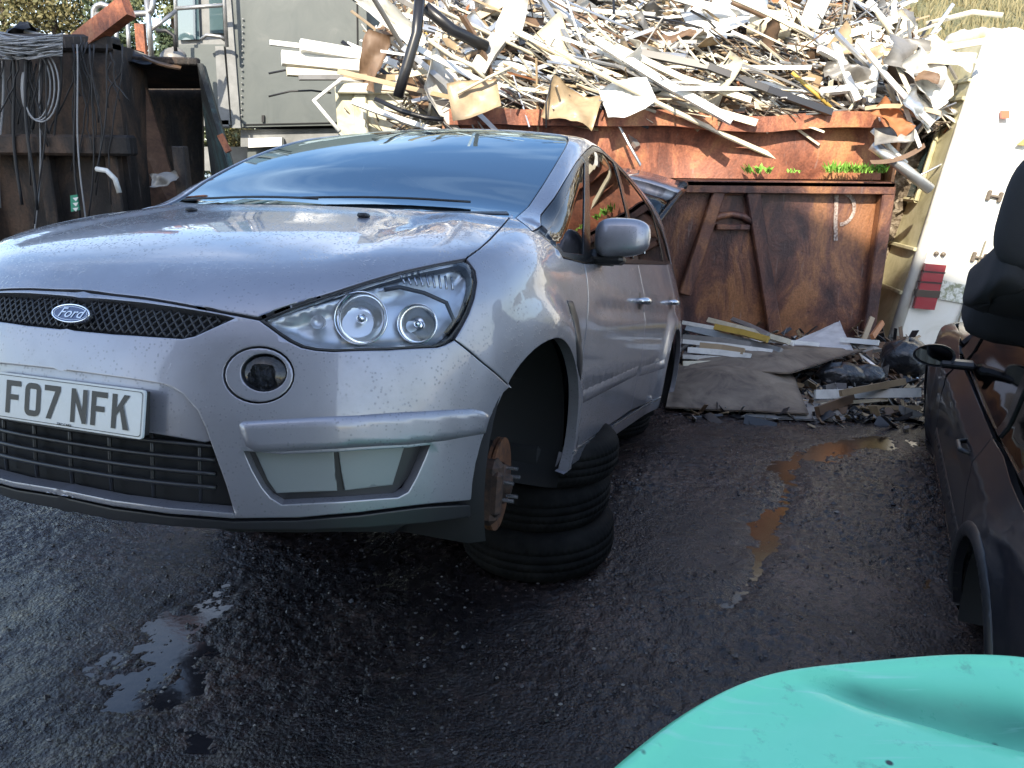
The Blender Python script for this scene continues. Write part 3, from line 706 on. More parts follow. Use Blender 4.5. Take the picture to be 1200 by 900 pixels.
# badge
bp=spec(S1,p_(91,367.7))[0]; bc=Vector((bp[0]+.004,0,bp[2])); brot=Vector((.94,0,.34)).to_track_quat('Z','Y').to_matrix()
brot=Matrix((Vector((0,1,0)),Vector((-.34,0,.94)).normalized(),Vector((.94,0,.34)).normalized())).transposed()
def ovalpts(a,b_,z,n=40): return [tuple(brot@Vector((a*math.cos(2*math.pi*i/n),b_*math.sin(2*math.pi*i/n),z))+bc) for i in range(n)]
n=40; b=MB(); vs=[];
for (a,b_,z) in((.058,.0235,-.012),(.058,.0235,.0),(.0565,.022,.0025),(.054,.020,.0)): vs+=ovalpts(a,b_,z)
b.add(vs,[(r*n+i,r*n+(i+1)%n,(r+1)*n+(i+1)%n,(r+1)*n+i) for r in range(3) for i in range(n)]); bd=b.build('badge',CHROME,car,True)
b=MB(); b.add(ovalpts(.0545,.0205,.0003),[tuple(range(n))]); b.build('badge_field',BLUE,bd)
b=MB(); vs=ovalpts(.051,.0172,.0009)+ovalpts(.0497,.0160,.0009); b.add(vs,[(i,(i+1)%n,n+(i+1)%n,n+i) for i in range(n)]); b.build('badge_line',SATIN,bd)
def text(body,size,matl,parent,mtx,name,shear=0,bold=0,sx=1):
    c=bpy.data.curves.new(name,'FONT'); c.body=body; c.size=size; c.align_x='CENTER'; c.align_y='CENTER'; c.shear=shear; c.offset=bold; c.extrude=.0004
    o=bpy.data.objects.new(name,c); col.objects.link(o)
    dg=bpy.context.evaluated_depsgraph_get(); me=bpy.data.meshes.new_from_object(o.evaluated_get(dg)); bpy.data.objects.remove(o)
    o=bpy.data.objects.new(name,me); col.objects.link(o); me.materials.clear(); me.materials.append(matl)
    if parent: o.parent=parent
    o.matrix_local=mtx@Matrix.Diagonal((sx,1,1,1)); return o
mt=brot.to_4x4(); mt.translation=bc+brot@Vector((0,0,.0014))
text('Ford',.034,SATIN,bd,mt,'badge_script',shear=.45,bold=.0002,sx=1.15)
# number plate
pt=spec(S1,p_(178.3,455))[0]; pz=.508; prot=Matrix((Vector((0,1,0)),Vector((-.06,0,1)).normalized(),Vector((1,0,.06)).normalized())).transposed(); pc=Vector((.958,0,pz))
def pl(x,y,z): return tuple(prot@Vector((x,y,z))+pc)
b=MB(); k=9; rc=.008; outl=[]
for (cx,cy,a0) in((.26-rc,.0555-rc,0),(-.26+rc,.0555-rc,90),(-.26+rc,-.0555+rc,180),(.26-rc,-.0555+rc,270)):
    for i in range(6): a=R(a0+i*18); outl.append((cx+rc*math.cos(a),cy+rc*math.sin(a)))
k=len(outl); b.add([pl(x,y,.0) for x,y in outl]+[pl(x,y,-.006) for x,y in outl],[tuple(range(k)),tuple(range(2*k-1,k-1,-1))]+[(i,i+k,(i+1)%k+k,(i+1)%k) for i in range(k)])
plate=b.build('number_plate',PLATE,car)
b=MB(); z=.0012
sc=lambda q,s:[(x*(1-s/.26),y*(1-s/.0555)) for x,y in q]
o1,o2=sc(outl,.0045),sc(outl,.006); b.add([pl(x,y,z) for x,y in o1]+[pl(x,y,z) for x,y in o2],[(i,(i+1)%k,k+(i+1)%k,k+i) for i in range(k)]); b.build('plate_border',BLACKINK,plate)
b=MB(); b.box((0,0,0),(.02,.50,.10)); bo=b.build('plate_holder',BLACKPL,plate); bo.location=pc+Vector((-.018,0,0))
CH={'F':[[(0,0),(14,0),(14,33),(40,33),(40,46),(14,46),(14,66),(47,66),(47,79),(0,79)]],
'7':[[(0,66),(33,66),(8,0),(23,0),(50,68),(50,79),(0,79)]],
'N':[[(0,0),(13,0),(13,79),(0,79)],[(37,0),(50,0),(50,79),(37,79)],[(13,79),(13,52),(37,0),(37,27)]],
'K':[[(0,0),(14,0),(14,79),(0,79)],[(14,30),(14,47),(35,79),(51,79)],[(24,45),(36,0),(52,0),(33,56)]]}
def ring(w,h,r,s,n=6):
    o=[];i_=[]
    for (cx,cy,a0) in((w-r,h-r,0),(r,h-r,90),(r,r,180),(w-r,r,270)):
        for i in range(n):
            a=R(a0+i*90/(n-1)); o.append((cx+r*math.cos(a),cy+r*math.sin(a))); i_.append((cx+max(r-s,1)*math.cos(a),cy+max(r-s,1)*math.sin(a)))
    return o,i_
x=-.158; b=MB()
for ch in 'F07 NFK':
    if ch==' ': x+=.033-.011; continue
    if ch=='0':
        o_,i_=ring(50,79,17,14); kk=len(o_); b.add([pl(x+u/1000,(v-39.5)/1000,z) for u,v in o_+i_],[(i,(i+1)%kk,kk+(i+1)%kk,kk+i) for i in range(kk)])
    else:
        for pg in CH[ch]: b.add([pl(x+u/1000,(v-39.5)/1000,z+.00005*pg[0][0]) for u,v in pg],[tuple(range(len(pg)))])
    x+=.061
b.build('plate_lettering',BLACKINK,plate)
mt=prot.to_4x4(); mt.translation=Vector(pl(.03,-.0485,.0014)); text('TRC CARS',.008,BLACKINK,plate,mt,'plate_maker_text',sx=1.2)
# interior
b=MB(); b.box((-.42,0,.93),(.5,1.4,.22),bev=.06); b.box((-.75,0,.70),(.5,.3,.5),bev=.04); b.build('dashboard',CLOTHG,car)
for (x,y) in((-1.35,.38),(-1.35,-.38),(-2.25,.48),(-2.25,0),(-2.25,-.48)):
    wd=.5 if x>-2 else .42; b=MB(); rt=Matrix.Rotation(R(-18),3,'Y'); b.cushion((x,y,.62),(.52,wd,.2)); b.cushion((x-.33,y,.92),(.16,wd,.66),rt); o=b.build('seat',CLOTH,car,True)
    b=MB(); b.cushion((x-.44,y,1.30),(.11,.28,.2),rt); b.tube([(x-.41,y-.06,1.1),(x-.43,y-.06,1.28)],.006,6); b.tube([(x-.41,y+.06,1.1),(x-.43,y+.06,1.28)],.006,6); b.build('headrest',CLOTH,o,True)
b=MB(); c=Vector((-.78,-.38,.98)); rt=Vector((-1,0,.5)).to_track_quat('Z','Y').to_matrix(); b.tube([tuple(rt@Vector((.185*math.cos(t),.185*math.sin(t),0))+c) for t in np.linspace(0,2*math.pi,25)],.015,8,cap=False); b.box(tuple(c),(.03,.16,.12),rot=rt,bev=.02); b.tube([tuple(c),(-.5,-.38,.88)],.03,8); b.build('steering_wheel',CLOTHG,car,True)
b=MB(); b.box((-.28,0,.80),(.05,1.5,.5)); b.build('bulkhead',INNER,car); b=MB(); b.box((-3.1,0,.66),(1.0,1.2,.06)); b.build('boot_floor',INNER,car)

# ------------------------------------------------------------ noise for real relief
_T={}
def vnoise(x,y,seed=0):
    T=_T.get(seed)
    if T is None: T=_T[seed]=np.random.RandomState(seed).rand(256,256)
    xi=np.floor(x).astype(int);yi=np.floor(y).astype(int); fx=x-xi;fy=y-yi; fx=fx*fx*(3-2*fx);fy=fy*fy*(3-2*fy)
    g=lambda a,b:T[a%256,b%256]
    return (g(xi,yi)*(1-fx)+g(xi+1,yi)*fx)*(1-fy)+(g(xi,yi+1)*(1-fx)+g(xi+1,yi+1)*fx)*fy
def fbm(x,y,o=5,seed=0,gain=.5):
    s=0;a=1;t=0
    for k in range(o): s=s+a*vnoise(x*2**k+k*17.3,y*2**k+k*9.1,seed+k); t+=a; a*=gain
    return s/t-.5
# ------------------------------------------------------------ ground
PUD=[(1030,517),(985,522),(940,533),(918,545),(925,565),(915,595),(900,615),(893,640),(885,662),(872,690),(848,712)]
PW=[.07,.05,.10,.10,.05,.04,.09,.07,.045,.05,.06]
PUDW=[atz(x,y,0)[:2] for x,y in PUD]
PL=[((250,690),.10),((232,715),.15),((222,740),.13),((190,762),.16),((160,800),.2),((236,758),.09),((130,780),.14),((210,800),.14)]
PLW=[(atz(x,y,0)[:2],r) for (x,y),r in PL]
PUDI=[]
for i in range(len(PUDW)-1):
    for t in (0,.25,.5,.75): PUDI.append((PUDW[i]*(1-t)+PUDW[i+1]*t,(PW[i]*(1-t)+PW[i+1]*t)*(1 if t in (0,) else .8)))
def gz(x,y):
    lm=.30+1.5*np.clip(fbm(x*1.3,y*1.3,3,33)*2.4+.45,0,1)
    h=.030*fbm(x*.9,y*.9,3,3)+.022*fbm(x*4.2,y*4.2,5,5,.6)+lm*(.014*np.abs(fbm(x*14,y*14,4,9,.7))+.012*np.maximum(0,fbm(x*42,y*42,2,15,.7))+.006*fbm(x*88,y*88,1,17))
    tr=.02*np.sin((x*.9+y*.25)*5+2*fbm(x,y,2,8))*sst(-.5,.5,fbm(x*.7,y*.7,2,21)*4)
    h=h+tr*.25
    m=0*h; wx=x+.10*fbm(x*7,y*7,3,61); wy=y+.10*fbm(x*7,y*7,3,62)
    for (p,r) in PUDI: m=np.maximum(m,np.exp(-(np.hypot(wx-p[0],wy-p[1])/(r*1.35))**2))
    h=h*(1-.55*m)-.019*m+.020*m*fbm(x*17,y*17,4,67,.7)
    m=0*h
    for (p,r) in PLW: m=np.maximum(m,np.exp(-(np.hypot(wx-p[0],wy-p[1])/(r*.85))**2))
    h=h-.007*m+.055*m*fbm(x*16,y*16,5,66,.75)
    return h
def axis(a0,a1,st,lo,hi):
    c=list(np.arange(a0,a1,st)); q=st; v=c[0]
    L_=[]
    while v>lo: q*=1.35; v-=q; L_.append(v)
    R_=[];q=st;v=c[-1]
    while v<hi: q*=1.35; v+=q; R_.append(v)
    return np.array(L_[::-1]+c+R_)
gx=axis(-2.7,2.6,.011,-400,400); gy=axis(.9,5.2,.011,-300,600)
X,Y=np.meshgrid(gx,gy); 
fade=sst(14,7,np.hypot(X,Y-3)); Z=gz(X,Y)*fade
nx,ny=len(gx),len(gy); V=np.stack([X,Y,Z],-1).reshape(-1,3)
me=bpy.data.meshes.new('ground'); me.vertices.add(len(V)); me.vertices.foreach_set('co',V.ravel().astype(np.float32))
ii,jj=np.meshgrid(np.arange(ny-1),np.arange(nx-1),indexing='ij'); a=(ii*nx+jj).ravel(); Q=np.stack([a,a+1,a+nx+1,a+nx],1)
me.loops.add(Q.size); me.loops.foreach_set('vertex_index',Q.ravel().astype(np.int32)); me.polygons.add(len(Q)); me.polygons.foreach_set('loop_start',np.arange(0,Q.size,4,dtype=np.int32)); me.polygons.foreach_set('use_smooth',[True]*len(Q)); me.update(); me.validate()
def groundmat():
    M=bpy.data.materials.new('wet_mud'); M.use_nodes=True; t=M.node_tree; b=t.nodes['Principled BSDF']; k=t.links.new
    c=t.nodes.new('ShaderNodeTexCoord')
    def N(s,d=8,r=.6,dist=0):
        n=t.nodes.new('ShaderNodeTexNoise'); n.inputs['Scale'].default_value=s; n.inputs['Detail'].default_value=d; n.inputs['Roughness'].default_value=r; n.inputs['Distortion'].default_value=dist; k(c.outputs['Object'],n.inputs['Vector']); return n
    n1=N(1.1,6); n2=N(26,6,.7); n3=N(330,3,.6)
    r=t.nodes.new('ShaderNodeValToRGB'); e=r.color_ramp.elements; e[0].position=.38; e[0].color=(.005,.0045,.006,1); e[1].position=.66; e[1].color=(.115,.074,.060,1); x=e.new(.52); x.color=(.024,.017,.016,1)
    ad=t.nodes.new('ShaderNodeMixRGB'); ad.inputs[0].default_value=.45; k(n1.outputs[0],ad.inputs[1]); k(n2.outputs[0],ad.inputs[2]); k(ad.outputs[0],r.inputs[0]); 
    # pale grit flecks
    v=t.nodes.new('ShaderNodeTexVoronoi'); v.inputs['Scale'].default_value=70; k(c.outputs['Object'],v.inputs['Vector'])
    m1=t.nodes.new('ShaderNodeMapRange'); m1.inputs[1].default_value=.0; m1.inputs[2].default_value=.10; m1.inputs[3].default_value=1; m1.inputs[4].default_value=0; k(v.outputs[0],m1.inputs[0])
    m2=t.nodes.new('ShaderNodeMapRange'); m2.inputs[1].default_value=.86; m2.inputs[2].default_value=.9; sp=t.nodes.new('ShaderNodeSeparateColor'); k(v.outputs[1],sp.inputs[0]); k(sp.outputs[0],m2.inputs[0])
    mm=t.nodes.new('ShaderNodeMath'); mm.operation='MULTIPLY'; k(m1.outputs[0],mm.inputs[0]); k(m2.outputs[0],mm.inputs[1])
    mi=t.nodes.new('ShaderNodeMixRGB'); mi.inputs[2].default_value=(.16,.145,.13,1); k(mm.outputs[0],mi.inputs[0]); k(r.outputs[0],mi.inputs[1]); k(mi.outputs[0],b.inputs['Base Color'])
    rr=t.nodes.new('ShaderNodeMapRange'); rr.inputs[1].default_value=.35; rr.inputs[2].default_value=.68; rr.inputs[3].default_value=.08; rr.inputs[4].default_value=.42; n4=N(3.1,6,.65); k(n4.outputs[0],rr.inputs[0]); k(rr.outputs[0],b.inputs['Roughness'])
    b.inputs['Specular IOR Level'].default_value=.6
    v2=t.nodes.new('ShaderNodeTexVoronoi'); v2.inputs['Scale'].default_value=85; v2.inputs['Randomness'].default_value=1; n5=N(9,4,.6,.0)
    vm=t.nodes.new('ShaderNodeMixRGB'); vm.inputs[0].default_value=.03; k(c.outputs['Object'],vm.inputs[1]); k(n5.outputs[1],vm.inputs[2]); k(vm.outputs[0],v2.inputs['Vector'])
    q0=t.nodes.new('ShaderNodeBump'); q0.invert=True; q0.inputs['Strength'].default_value=.6; q0.inputs['Distance'].default_value=.0062; k(v2.outputs[0],q0.inputs['Height'])
    q=t.nodes.new('ShaderNodeBump'); q.inputs['Strength'].default_value=.75; q.inputs['Distance'].default_value=.011; k(n2.outputs[0],q.inputs['Height']); k(q0.outputs[0],q.inputs['Normal'])
    q2=t.nodes.new('ShaderNodeBump'); q2.inputs['Strength'].default_value=.7; q2.inputs['Distance'].default_value=.0018; k(n3.outputs[0],q2.inputs['Height']); k(q.outputs[0],q2.inputs['Normal']); k(q2.outputs[0],b.inputs['Normal'])
    return M
me.materials.append(groundmat()); g=bpy.data.objects.new('ground',me); col.objects.link(g); tag(g,kind='structure')
def sheet(name,x0,x1,y0,y1,z,m_):
    o=MB().quad((x0,y0,z),(x1,y0,z),(x1,y1,z),(x0,y1,z)).build(name,m_); tag(o,kind='structure'); return o
pw=np.array(PUDW)
sheet('muddy_water',pw[:,0].min()-.35,pw[:,0].max()+.4,pw[:,1].min()-.3,pw[:,1].max()+.35,-.0115,mat('muddy_water',(.040,.024,.013),.13,spec=.45,bump=(26,.12,.004)))
pw=np.array([p for p,_ in PLW])
sheet('puddle_water',pw[:,0].min()-.4,pw[:,0].max()+.35,pw[:,1].min()-.3,pw[:,1].max()+.3,-.0105,mat('clear_water',(.02,.019,.022),.09,spec=.6,bump=(30,.1,.004)))

# loose grit and chips on the yard
GR=[mat('grit_dark',(.035,.030,.030),.35),mat('grit_grey',(.09,.08,.078),.5),mat('grit_pale',(.22,.20,.18),.6)]
b=MB()
for i in range(7000):
    x=random.uniform(-2.6,2.4); y=1.0+4.6*random.random()**1.3
    if fbm(np.array(x*1.3),np.array(y*1.3),3,33)<-.12 and random.random()<.7: continue
    s_=random.uniform(.003,.009)*(1.7 if random.random()<.06 else 1); z=float(gz(np.array(x),np.array(y)))+s_*.25; b.cur=random.choices((0,1,2),(12,4,.7))[0]
    q=[Vector((random.uniform(.6,1.2)*s_*math.cos(t),random.uniform(.6,1.2)*s_*math.sin(t),0)) for t in (0,1.3,2.5,3.8,5)]; a=random.uniform(0,6); rm=Matrix.Rotation(a,3,'Z'); c=Vector((x,y,z))
    top=Vector((random.uniform(-.3,.3)*s_,random.uniform(-.3,.3)*s_,s_*random.uniform(.4,.9)))
    b.add([c+rm@v for v in q]+[c+top],[(k,(k+1)%5,5) for k in range(5)])
tag(b.build('loose_grit',None,None,mats=GR),'loose grit and chippings scattered over the wet yard','grit',kind='stuff')
# ------------------------------------------------------------ tyres under the car
def blocks(b,prof,r):      # tyre skin with tread blocks cut across its shoulders
    n=216; k=len(prof); zmax=max(abs(z) for _,z in prof); vs=[];fs=[]
    for j in range(n):
        th=2*math.pi*j/n
        for (q,z) in prof:
            g=abs(z)/zmax; cut=.0055 if (g>.30 and q>r*.93 and (j+int(g*3))%3==0) else 0
            vs.append(((q-cut)*math.cos(th),(q-cut)*math.sin(th),z))
    for j in range(n):
        for i in range(k-1): fs.append((j*k+i,((j+1)%n)*k+i,((j+1)%n)*k+i+1,j*k+i+1))
    b.add(vs,fs)
def tyre(c,r,wd,label,rotz=0,tilt=(0,0)):
    t=empty('tyre',c,label,'tyre','tyres propping up the silver car',rot=(tilt[0],tilt[1],rotz))
    ri=r*.60; h=wd/2; prof=[(ri,-h*.62),(ri+.012,-h*.80),(ri+.03,-h*.92),(r*.78,-h*1.0),(r*.86,-h*.97),(r*.915,-h*.88),(r*.955,-h*.74),(r*.985,-h*.56)]
    for z in (-.34,-.30,-.12,-.08,.08,.12,.30,.34):
        pass
    tr=[(r*.995,-h*.38),(r*.988,-h*.37),(r*.988,-h*.33),(r*1.0,-h*.32),(r*1.0,-h*.02),(r*.984,-h*.015),(r*.984,h*.015),(r*1.0,h*.02),(r*1.0,h*.32),(r*.988,h*.33),(r*.988,h*.37),(r*.995,h*.38)]
    prof=prof+tr+[(a,-z) for a,z in prof[::-1]]
    b=MB(); blocks(b,prof,r); inner=[(ri,h*.62),(ri+.005,h*.5),(ri+.09,h*.6),(r*.93,h*.4),(r*.93,-h*.4),(ri+.09,-h*.6),(ri+.005,-h*.5),(ri,-h*.62)]; b.lathe(inner,64)
    o=b.build('tyre_carcass',RUBBER,t,True)
    return t
sf=M1@np.array([-.42,.60,.24])+TR1
tx,ty=atz(634,640,.1)[:2]
rr=(.30,.305,.335); 
cx,cy=atz(640,640,.12)[:2]
tyre((cx-.03,cy+.20,.105),.335,.21,'bottom tyre of the three-tyre stack under the near sill of the silver car',.3)
tyre((cx-.03,cy+.235,.30),.315,.195,'middle tyre of the three-tyre stack under the near sill of the silver car',.9,(R(1.5),R(-1)))
tyre((cx+.01,cy+.24,.475),.305,.185,'top tyre, pressed by the sill, of the stack beside the bare front hub',2,(R(3),R(1)))
rt_=atz(752,505,.09); tyre((rt_[0]-.18,rt_[1]+.32,.085),.28,.16,'single tyre lying under the rear sill of the silver car')
sf2=M1@np.array([-.80,-.60,.24])+TR1
for k,(z,r_0) in enumerate(((.105,.33),(.29,.32),(.465,.31))):
    tyre((sf2[0]+.02*k,sf2[1]+.01*k,z),r_0,.185,('bottom','middle','top')[k]+' tyre of the stack in the dark under the far side of the silver car',k)

# ------------------------------------------------------------ materials for the yard
def rusty(name,a,b_,c_,sc=2.2,rough=.7,metal=.15):
    M=mat(name,a,rough,metal); t=M.node_tree; b=t.nodes['Principled BSDF']; k=t.links.new; c=t.nodes.new('ShaderNodeTexCoord')
    mp=t.nodes.new('ShaderNodeMapping'); mp.inputs['Scale'].default_value=(1,1,.45); k(c.outputs['Object'],mp.inputs[0])
    n=t.nodes.new('ShaderNodeTexNoise'); n.inputs['Scale'].default_value=sc; n.inputs['Detail'].default_value=11; n.inputs['Roughness'].default_value=.68; n.inputs['Distortion'].default_value=.5; k(mp.outputs[0],n.inputs['Vector'])
    r=t.nodes.new('ShaderNodeValToRGB'); e=r.color_ramp.elements; e[0].position=.40; e[0].color=(*a,1); e[1].position=.60; e[1].color=(*c_,1); x=e.new(.5); x.color=(*b_,1)
    k(n.outputs[0],r.inputs[0])
    n2=t.nodes.new('ShaderNodeTexNoise'); n2.inputs['Scale'].default_value=55; n2.inputs['Detail'].default_value=6; k(c.outputs['Object'],n2.inputs['Vector'])
    # pale scratches
    mp2=t.nodes.new('ShaderNodeMapping'); mp2.inputs['Rotation'].default_value=(0,.5,0); mp2.inputs['Scale'].default_value=(30,30,2.2); k(c.outputs['Object'],mp2.inputs[0])
    n3=t.nodes.new('ShaderNodeTexNoise'); n3.inputs['Scale'].default_value=1; n3.inputs['Detail'].default_value=3; k(mp2.outputs[0],n3.inputs['Vector'])
    m3=t.nodes.new('ShaderNodeMapRange'); m3.inputs[1].default_value=.66; m3.inputs[2].default_value=.76; m3.inputs[4].default_value=.35; k(n3.outputs[0],m3.inputs[0])
    mx_=t.nodes.new('ShaderNodeMixRGB'); mx_.blend_type='OVERLAY'; mx_.inputs[0].default_value=.55; k(r.outputs[0],mx_.inputs[1]); k(n2.outputs[0],mx_.inputs[2])
    m4=t.nodes.new('ShaderNodeMixRGB'); m4.inputs[2].default_value=(.30,.25,.22,1); k(m3.outputs[0],m4.inputs[0]); k(mx_.outputs[0],m4.inputs[1]); k(m4.outputs[0],b.inputs['Base Color'])
    q=t.nodes.new('ShaderNodeBump'); q.inputs['Strength'].default_value=.5; q.inputs['Distance'].default_value=.006; k(n2.outputs[0],q.inputs['Height'])
    q2=t.nodes.new('ShaderNodeBump'); q2.inputs['Strength'].default_value=.5; q2.inputs['Distance'].default_value=.05; k(n.outputs[0],q2.inputs['Height']); k(q.outputs[0],q2.inputs['Normal']); k(q2.outputs[0],b.inputs['Normal'])
    return M
SKIPR=rusty('skip_rust',(.045,.022,.022),(.12,.052,.038),(.27,.12,.055),2.6,.5,.15)
DARKSK=rusty('dark_skip_steel',(.014,.012,.012),(.032,.025,.021),(.085,.052,.034),3.0,.7,.1)
BEAM=rusty('orange_beam',(.16,.05,.025),(.30,.10,.045),(.36,.15,.07),4,.6,.1)
BROWNP=mat('brown_liner',(.12,.06,.035),.85,noise=(5,8,[(.35,(.05,.025,.018)),(.55,(.14,.075,.045)),(.75,(.24,.15,.10))],.5),bump=(30,.5,.01))
CABGREY=mat('machine_grey',(.09,.10,.10),.45,noise=(3,9,[(.3,(.075,.088,.088)),(.6,(.095,.108,.106)),(.82,(.14,.145,.14))],1.),bump=(40,.08,.002))
CABLT=mat('machine_light_grey',(.2,.2,.2),.45,noise=(5,7,[(.3,(.13,.135,.135)),(.7,(.24,.245,.245))]))
GALV=mat('galvanised_tube',(.36,.37,.38),.4,.7,noise=(12,5,[(.3,(.25,.25,.25)),(.7,(.45,.45,.45))]))
WIREG=mat('grey_wire',(.30,.30,.30),.5); WIREB=mat('black_wire',(.02,.02,.022),.5)
DGLASS=mat('cab_glass',(.06,.10,.11),.05,.0,coat=1,spec=1)
VANW=mat('van_white',(.74,.72,.66),.4,coat=.3,noise=(3,10,[(.32,(.72,.71,.66)),(.55,(.66,.64,.57)),(.75,(.42,.39,.30))],.9))
VANC=mat('van_cream',(.55,.50,.32),.5,coat=.2,noise=(3.5,9,[(.3,(.30,.27,.16)),(.5,(.52,.48,.30)),(.7,(.62,.58,.42))],.8))
REDL=mat('red_lens',(.28,.012,.02),.2,coat=1,bump=(160,.3,.003))
TEAL=mat('turquoise_plastic',(.14,.62,.46),.38,coat=.35,spec=.5)
def tealdirt():
    t=TEAL.node_tree; b=t.nodes['Principled BSDF']; k=t.links.new; c=t.nodes.new('ShaderNodeTexCoord')
    n=t.nodes.new('ShaderNodeTexNoise'); n.inputs['Scale'].default_value=3.2; n.inputs['Detail'].default_value=10; n.inputs['Roughness'].default_value=.7; k(c.outputs['Object'],n.inputs['Vector'])
    r=t.nodes.new('ShaderNodeValToRGB'); e=r.color_ramp.elements; e[0].position=.3; e[0].color=(.17,.72,.42,1); e[1].position=.78; e[1].color=(.08,.38,.28,1); x=e.new(.58); x.color=(.20,.76,.46,1); k(n.outputs[0],r.inputs[0])
    v=t.nodes.new('ShaderNodeTexVoronoi'); v.inputs['Scale'].default_value=17; k(c.outputs['Object'],v.inputs['Vector']); m1=t.nodes.new('ShaderNodeMapRange'); m1.inputs[1].default_value=.07; m1.inputs[2].default_value=.13; m1.inputs[3].default_value=1; m1.inputs[4].default_value=0; k(v.outputs[0],m1.inputs[0])
    sp=t.nodes.new('ShaderNodeSeparateColor'); k(v.outputs[1],sp.inputs[0]); m2=t.nodes.new('ShaderNodeMapRange'); m2.inputs[1].default_value=.55; m2.inputs[2].default_value=.58; k(sp.outputs[0],m2.inputs[0])
    mm=t.nodes.new('ShaderNodeMath'); mm.operation='MULTIPLY'; k(m1.outputs[0],mm.inputs[0]); k(m2.outputs[0],mm.inputs[1])
    mi=t.nodes.new('ShaderNodeMixRGB'); mi.inputs[2].default_value=(.02,.025,.022,1); k(mm.outputs[0],mi.inputs[0]); k(r.outputs[0],mi.inputs[1]); 
    at_=t.nodes.new('ShaderNodeAttribute'); at_.attribute_name='grime'; m5=t.nodes.new('ShaderNodeMixRGB'); m5.inputs[2].default_value=(.035,.22,.14,1); k(at_.outputs['Fac'],m5.inputs[0]); k(mi.outputs[0],m5.inputs[1])
    mp=t.nodes.new('ShaderNodeMapping'); mp.inputs['Rotation'].default_value=(0,0,.5); mp.inputs['Scale'].default_value=(4,60,4); k(c.outputs['Object'],mp.inputs[0]); n6=t.nodes.new('ShaderNodeTexNoise'); n6.inputs['Scale'].default_value=1; n6.inputs['Detail'].default_value=4; k(mp.outputs[0],n6.inputs['Vector'])
    r6=t.nodes.new('ShaderNodeMapRange'); r6.inputs[1].default_value=.60; r6.inputs[2].default_value=.72; r6.inputs[4].default_value=.45; k(n6.outputs[0],r6.inputs[0]); m6=t.nodes.new('ShaderNodeMixRGB'); m6.inputs[2].default_value=(.42,.74,.62,1); k(r6.outputs[0],m6.inputs[0]); k(m5.outputs[0],m6.inputs[1])
    n7=t.nodes.new('ShaderNodeTexNoise'); n7.inputs['Scale'].default_value=11; n7.inputs['Detail'].default_value=9; n7.inputs['Roughness'].default_value=.75; k(c.outputs['Object'],n7.inputs['Vector']); r7=t.nodes.new('ShaderNodeMapRange'); r7.inputs[1].default_value=.58; r7.inputs[2].default_value=.72; r7.inputs[4].default_value=.6; k(n7.outputs[0],r7.inputs[0]); m7=t.nodes.new('ShaderNodeMixRGB'); m7.inputs[2].default_value=(.10,.20,.15,1); k(r7.outputs[0],m7.inputs[0]); k(m6.outputs[0],m7.inputs[1]); k(m7.outputs[0],b.inputs['Base Color'])
    r8=t.nodes.new('ShaderNodeMapRange'); r8.inputs[1].default_value=.35; r8.inputs[2].default_value=.7; r8.inputs[3].default_value=.25; r8.inputs[4].default_value=.6; k(n7.outputs[0],r8.inputs[0]); k(r8.outputs[0],b.inputs['Roughness'])
tealdirt()
LEAF=mat('weed_leaf',(.10,.22,.03),.6,noise=(20,3,[(.3,(.12,.30,.03)),(.7,(.26,.48,.08))]))

# ------------------------------------------------------------ rusty skip
def A3(x,y,Y): return np.array(at(x,y,Y))
YS=7.05
xl=A3(690,300,YS)[0]-1.2; xr=A3(1031,300,YS)[0]
skip=empty('rusty_skip',((xl+xr)/2,YS,0),'large rusty brown skip with diagonal ribs and a spray-painted letter P, under the scrap heap','skip')
ox=(xl+xr)/2; hw_=(xr-xl)/2
ZL=1.47; ZR=2.02; DP=.34   # ledge height, rim height, how far the upper part is set back
b=MB()
n=40
def dent(x,z): return .02*math.sin(x*2.3+z*3)+.03*float(fbm(np.array(x*1.3),np.array(z*1.3),3,44))
vs=[];fs=[];mrow=14
for j in range(mrow+1):
    for i in range(n+1):
        x=-hw_+2*hw_*i/n; z=ZL*j/mrow; vs.append((x,dent(x,z)*min(1,j/2),z))
fs=[(j*(n+1)+i,j*(n+1)+i+1,(j+1)*(n+1)+i+1,(j+1)*(n+1)+i) for j in range(mrow) for i in range(n)]
b.add(vs,fs); fp=b.build('front_panel',SKIPR,skip,True)
# upper panel, bulged plate set back above the ledge
vs=[];fs=[];mrow=8
for j in range(mrow+1):
    for i in range(n+1):
        x=-hw_+2*hw_*i/n; t=j/mrow; z=ZL+.02+(ZR-ZL-.08)*t; vs.append((x,.20-.02*t+.05*math.sin(x*3.1+1)*math.sin(t*3.1)+.06*float(fbm(np.array(x*2.),np.array(z*3),3,45)),z))
fs=[(j*(n+1)+i,j*(n+1)+i+1,(j+1)*(n+1)+i+1,(j+1)*(n+1)+i) for j in range(mrow) for i in range(n)]
UPM=rusty('skip_rust_sunlit',(.13,.045,.028),(.28,.10,.055),(.42,.20,.09),2.4,.6,.1)  # skip rust brightened for the sunlit parts, sunlight put into the colour
b=MB(); b.add(vs,fs); b.build('upper_panel',UPM,skip,True)
b=MB(); b.box((0,.06,ZL-.015),(2*hw_,.34,.05),bev=.008); b.box((0,-.095,ZL-.045),(2*hw_,.03,.10),bev=.006); b.build('ledge',SKIPR,skip)
b=MB(); n=48; vs=[];fs=[]; sec=[(-.085,-.065),(.085,-.065),(.085,.065),(-.085,.065)]
for i in range(n+1):
    x=-hw_-.05+(2*hw_+.1)*i/n; dz=.055*float(fbm(np.array(x*1.4+5),np.array(2.2),3,81))-.03*math.exp(-((x-.6)/.5)**2); dy=.07*float(fbm(np.array(x*1.1),np.array(7.2),3,82))
    for (u,v) in sec: vs.append((x,.10+dy+u,ZR-.03+dz+v))
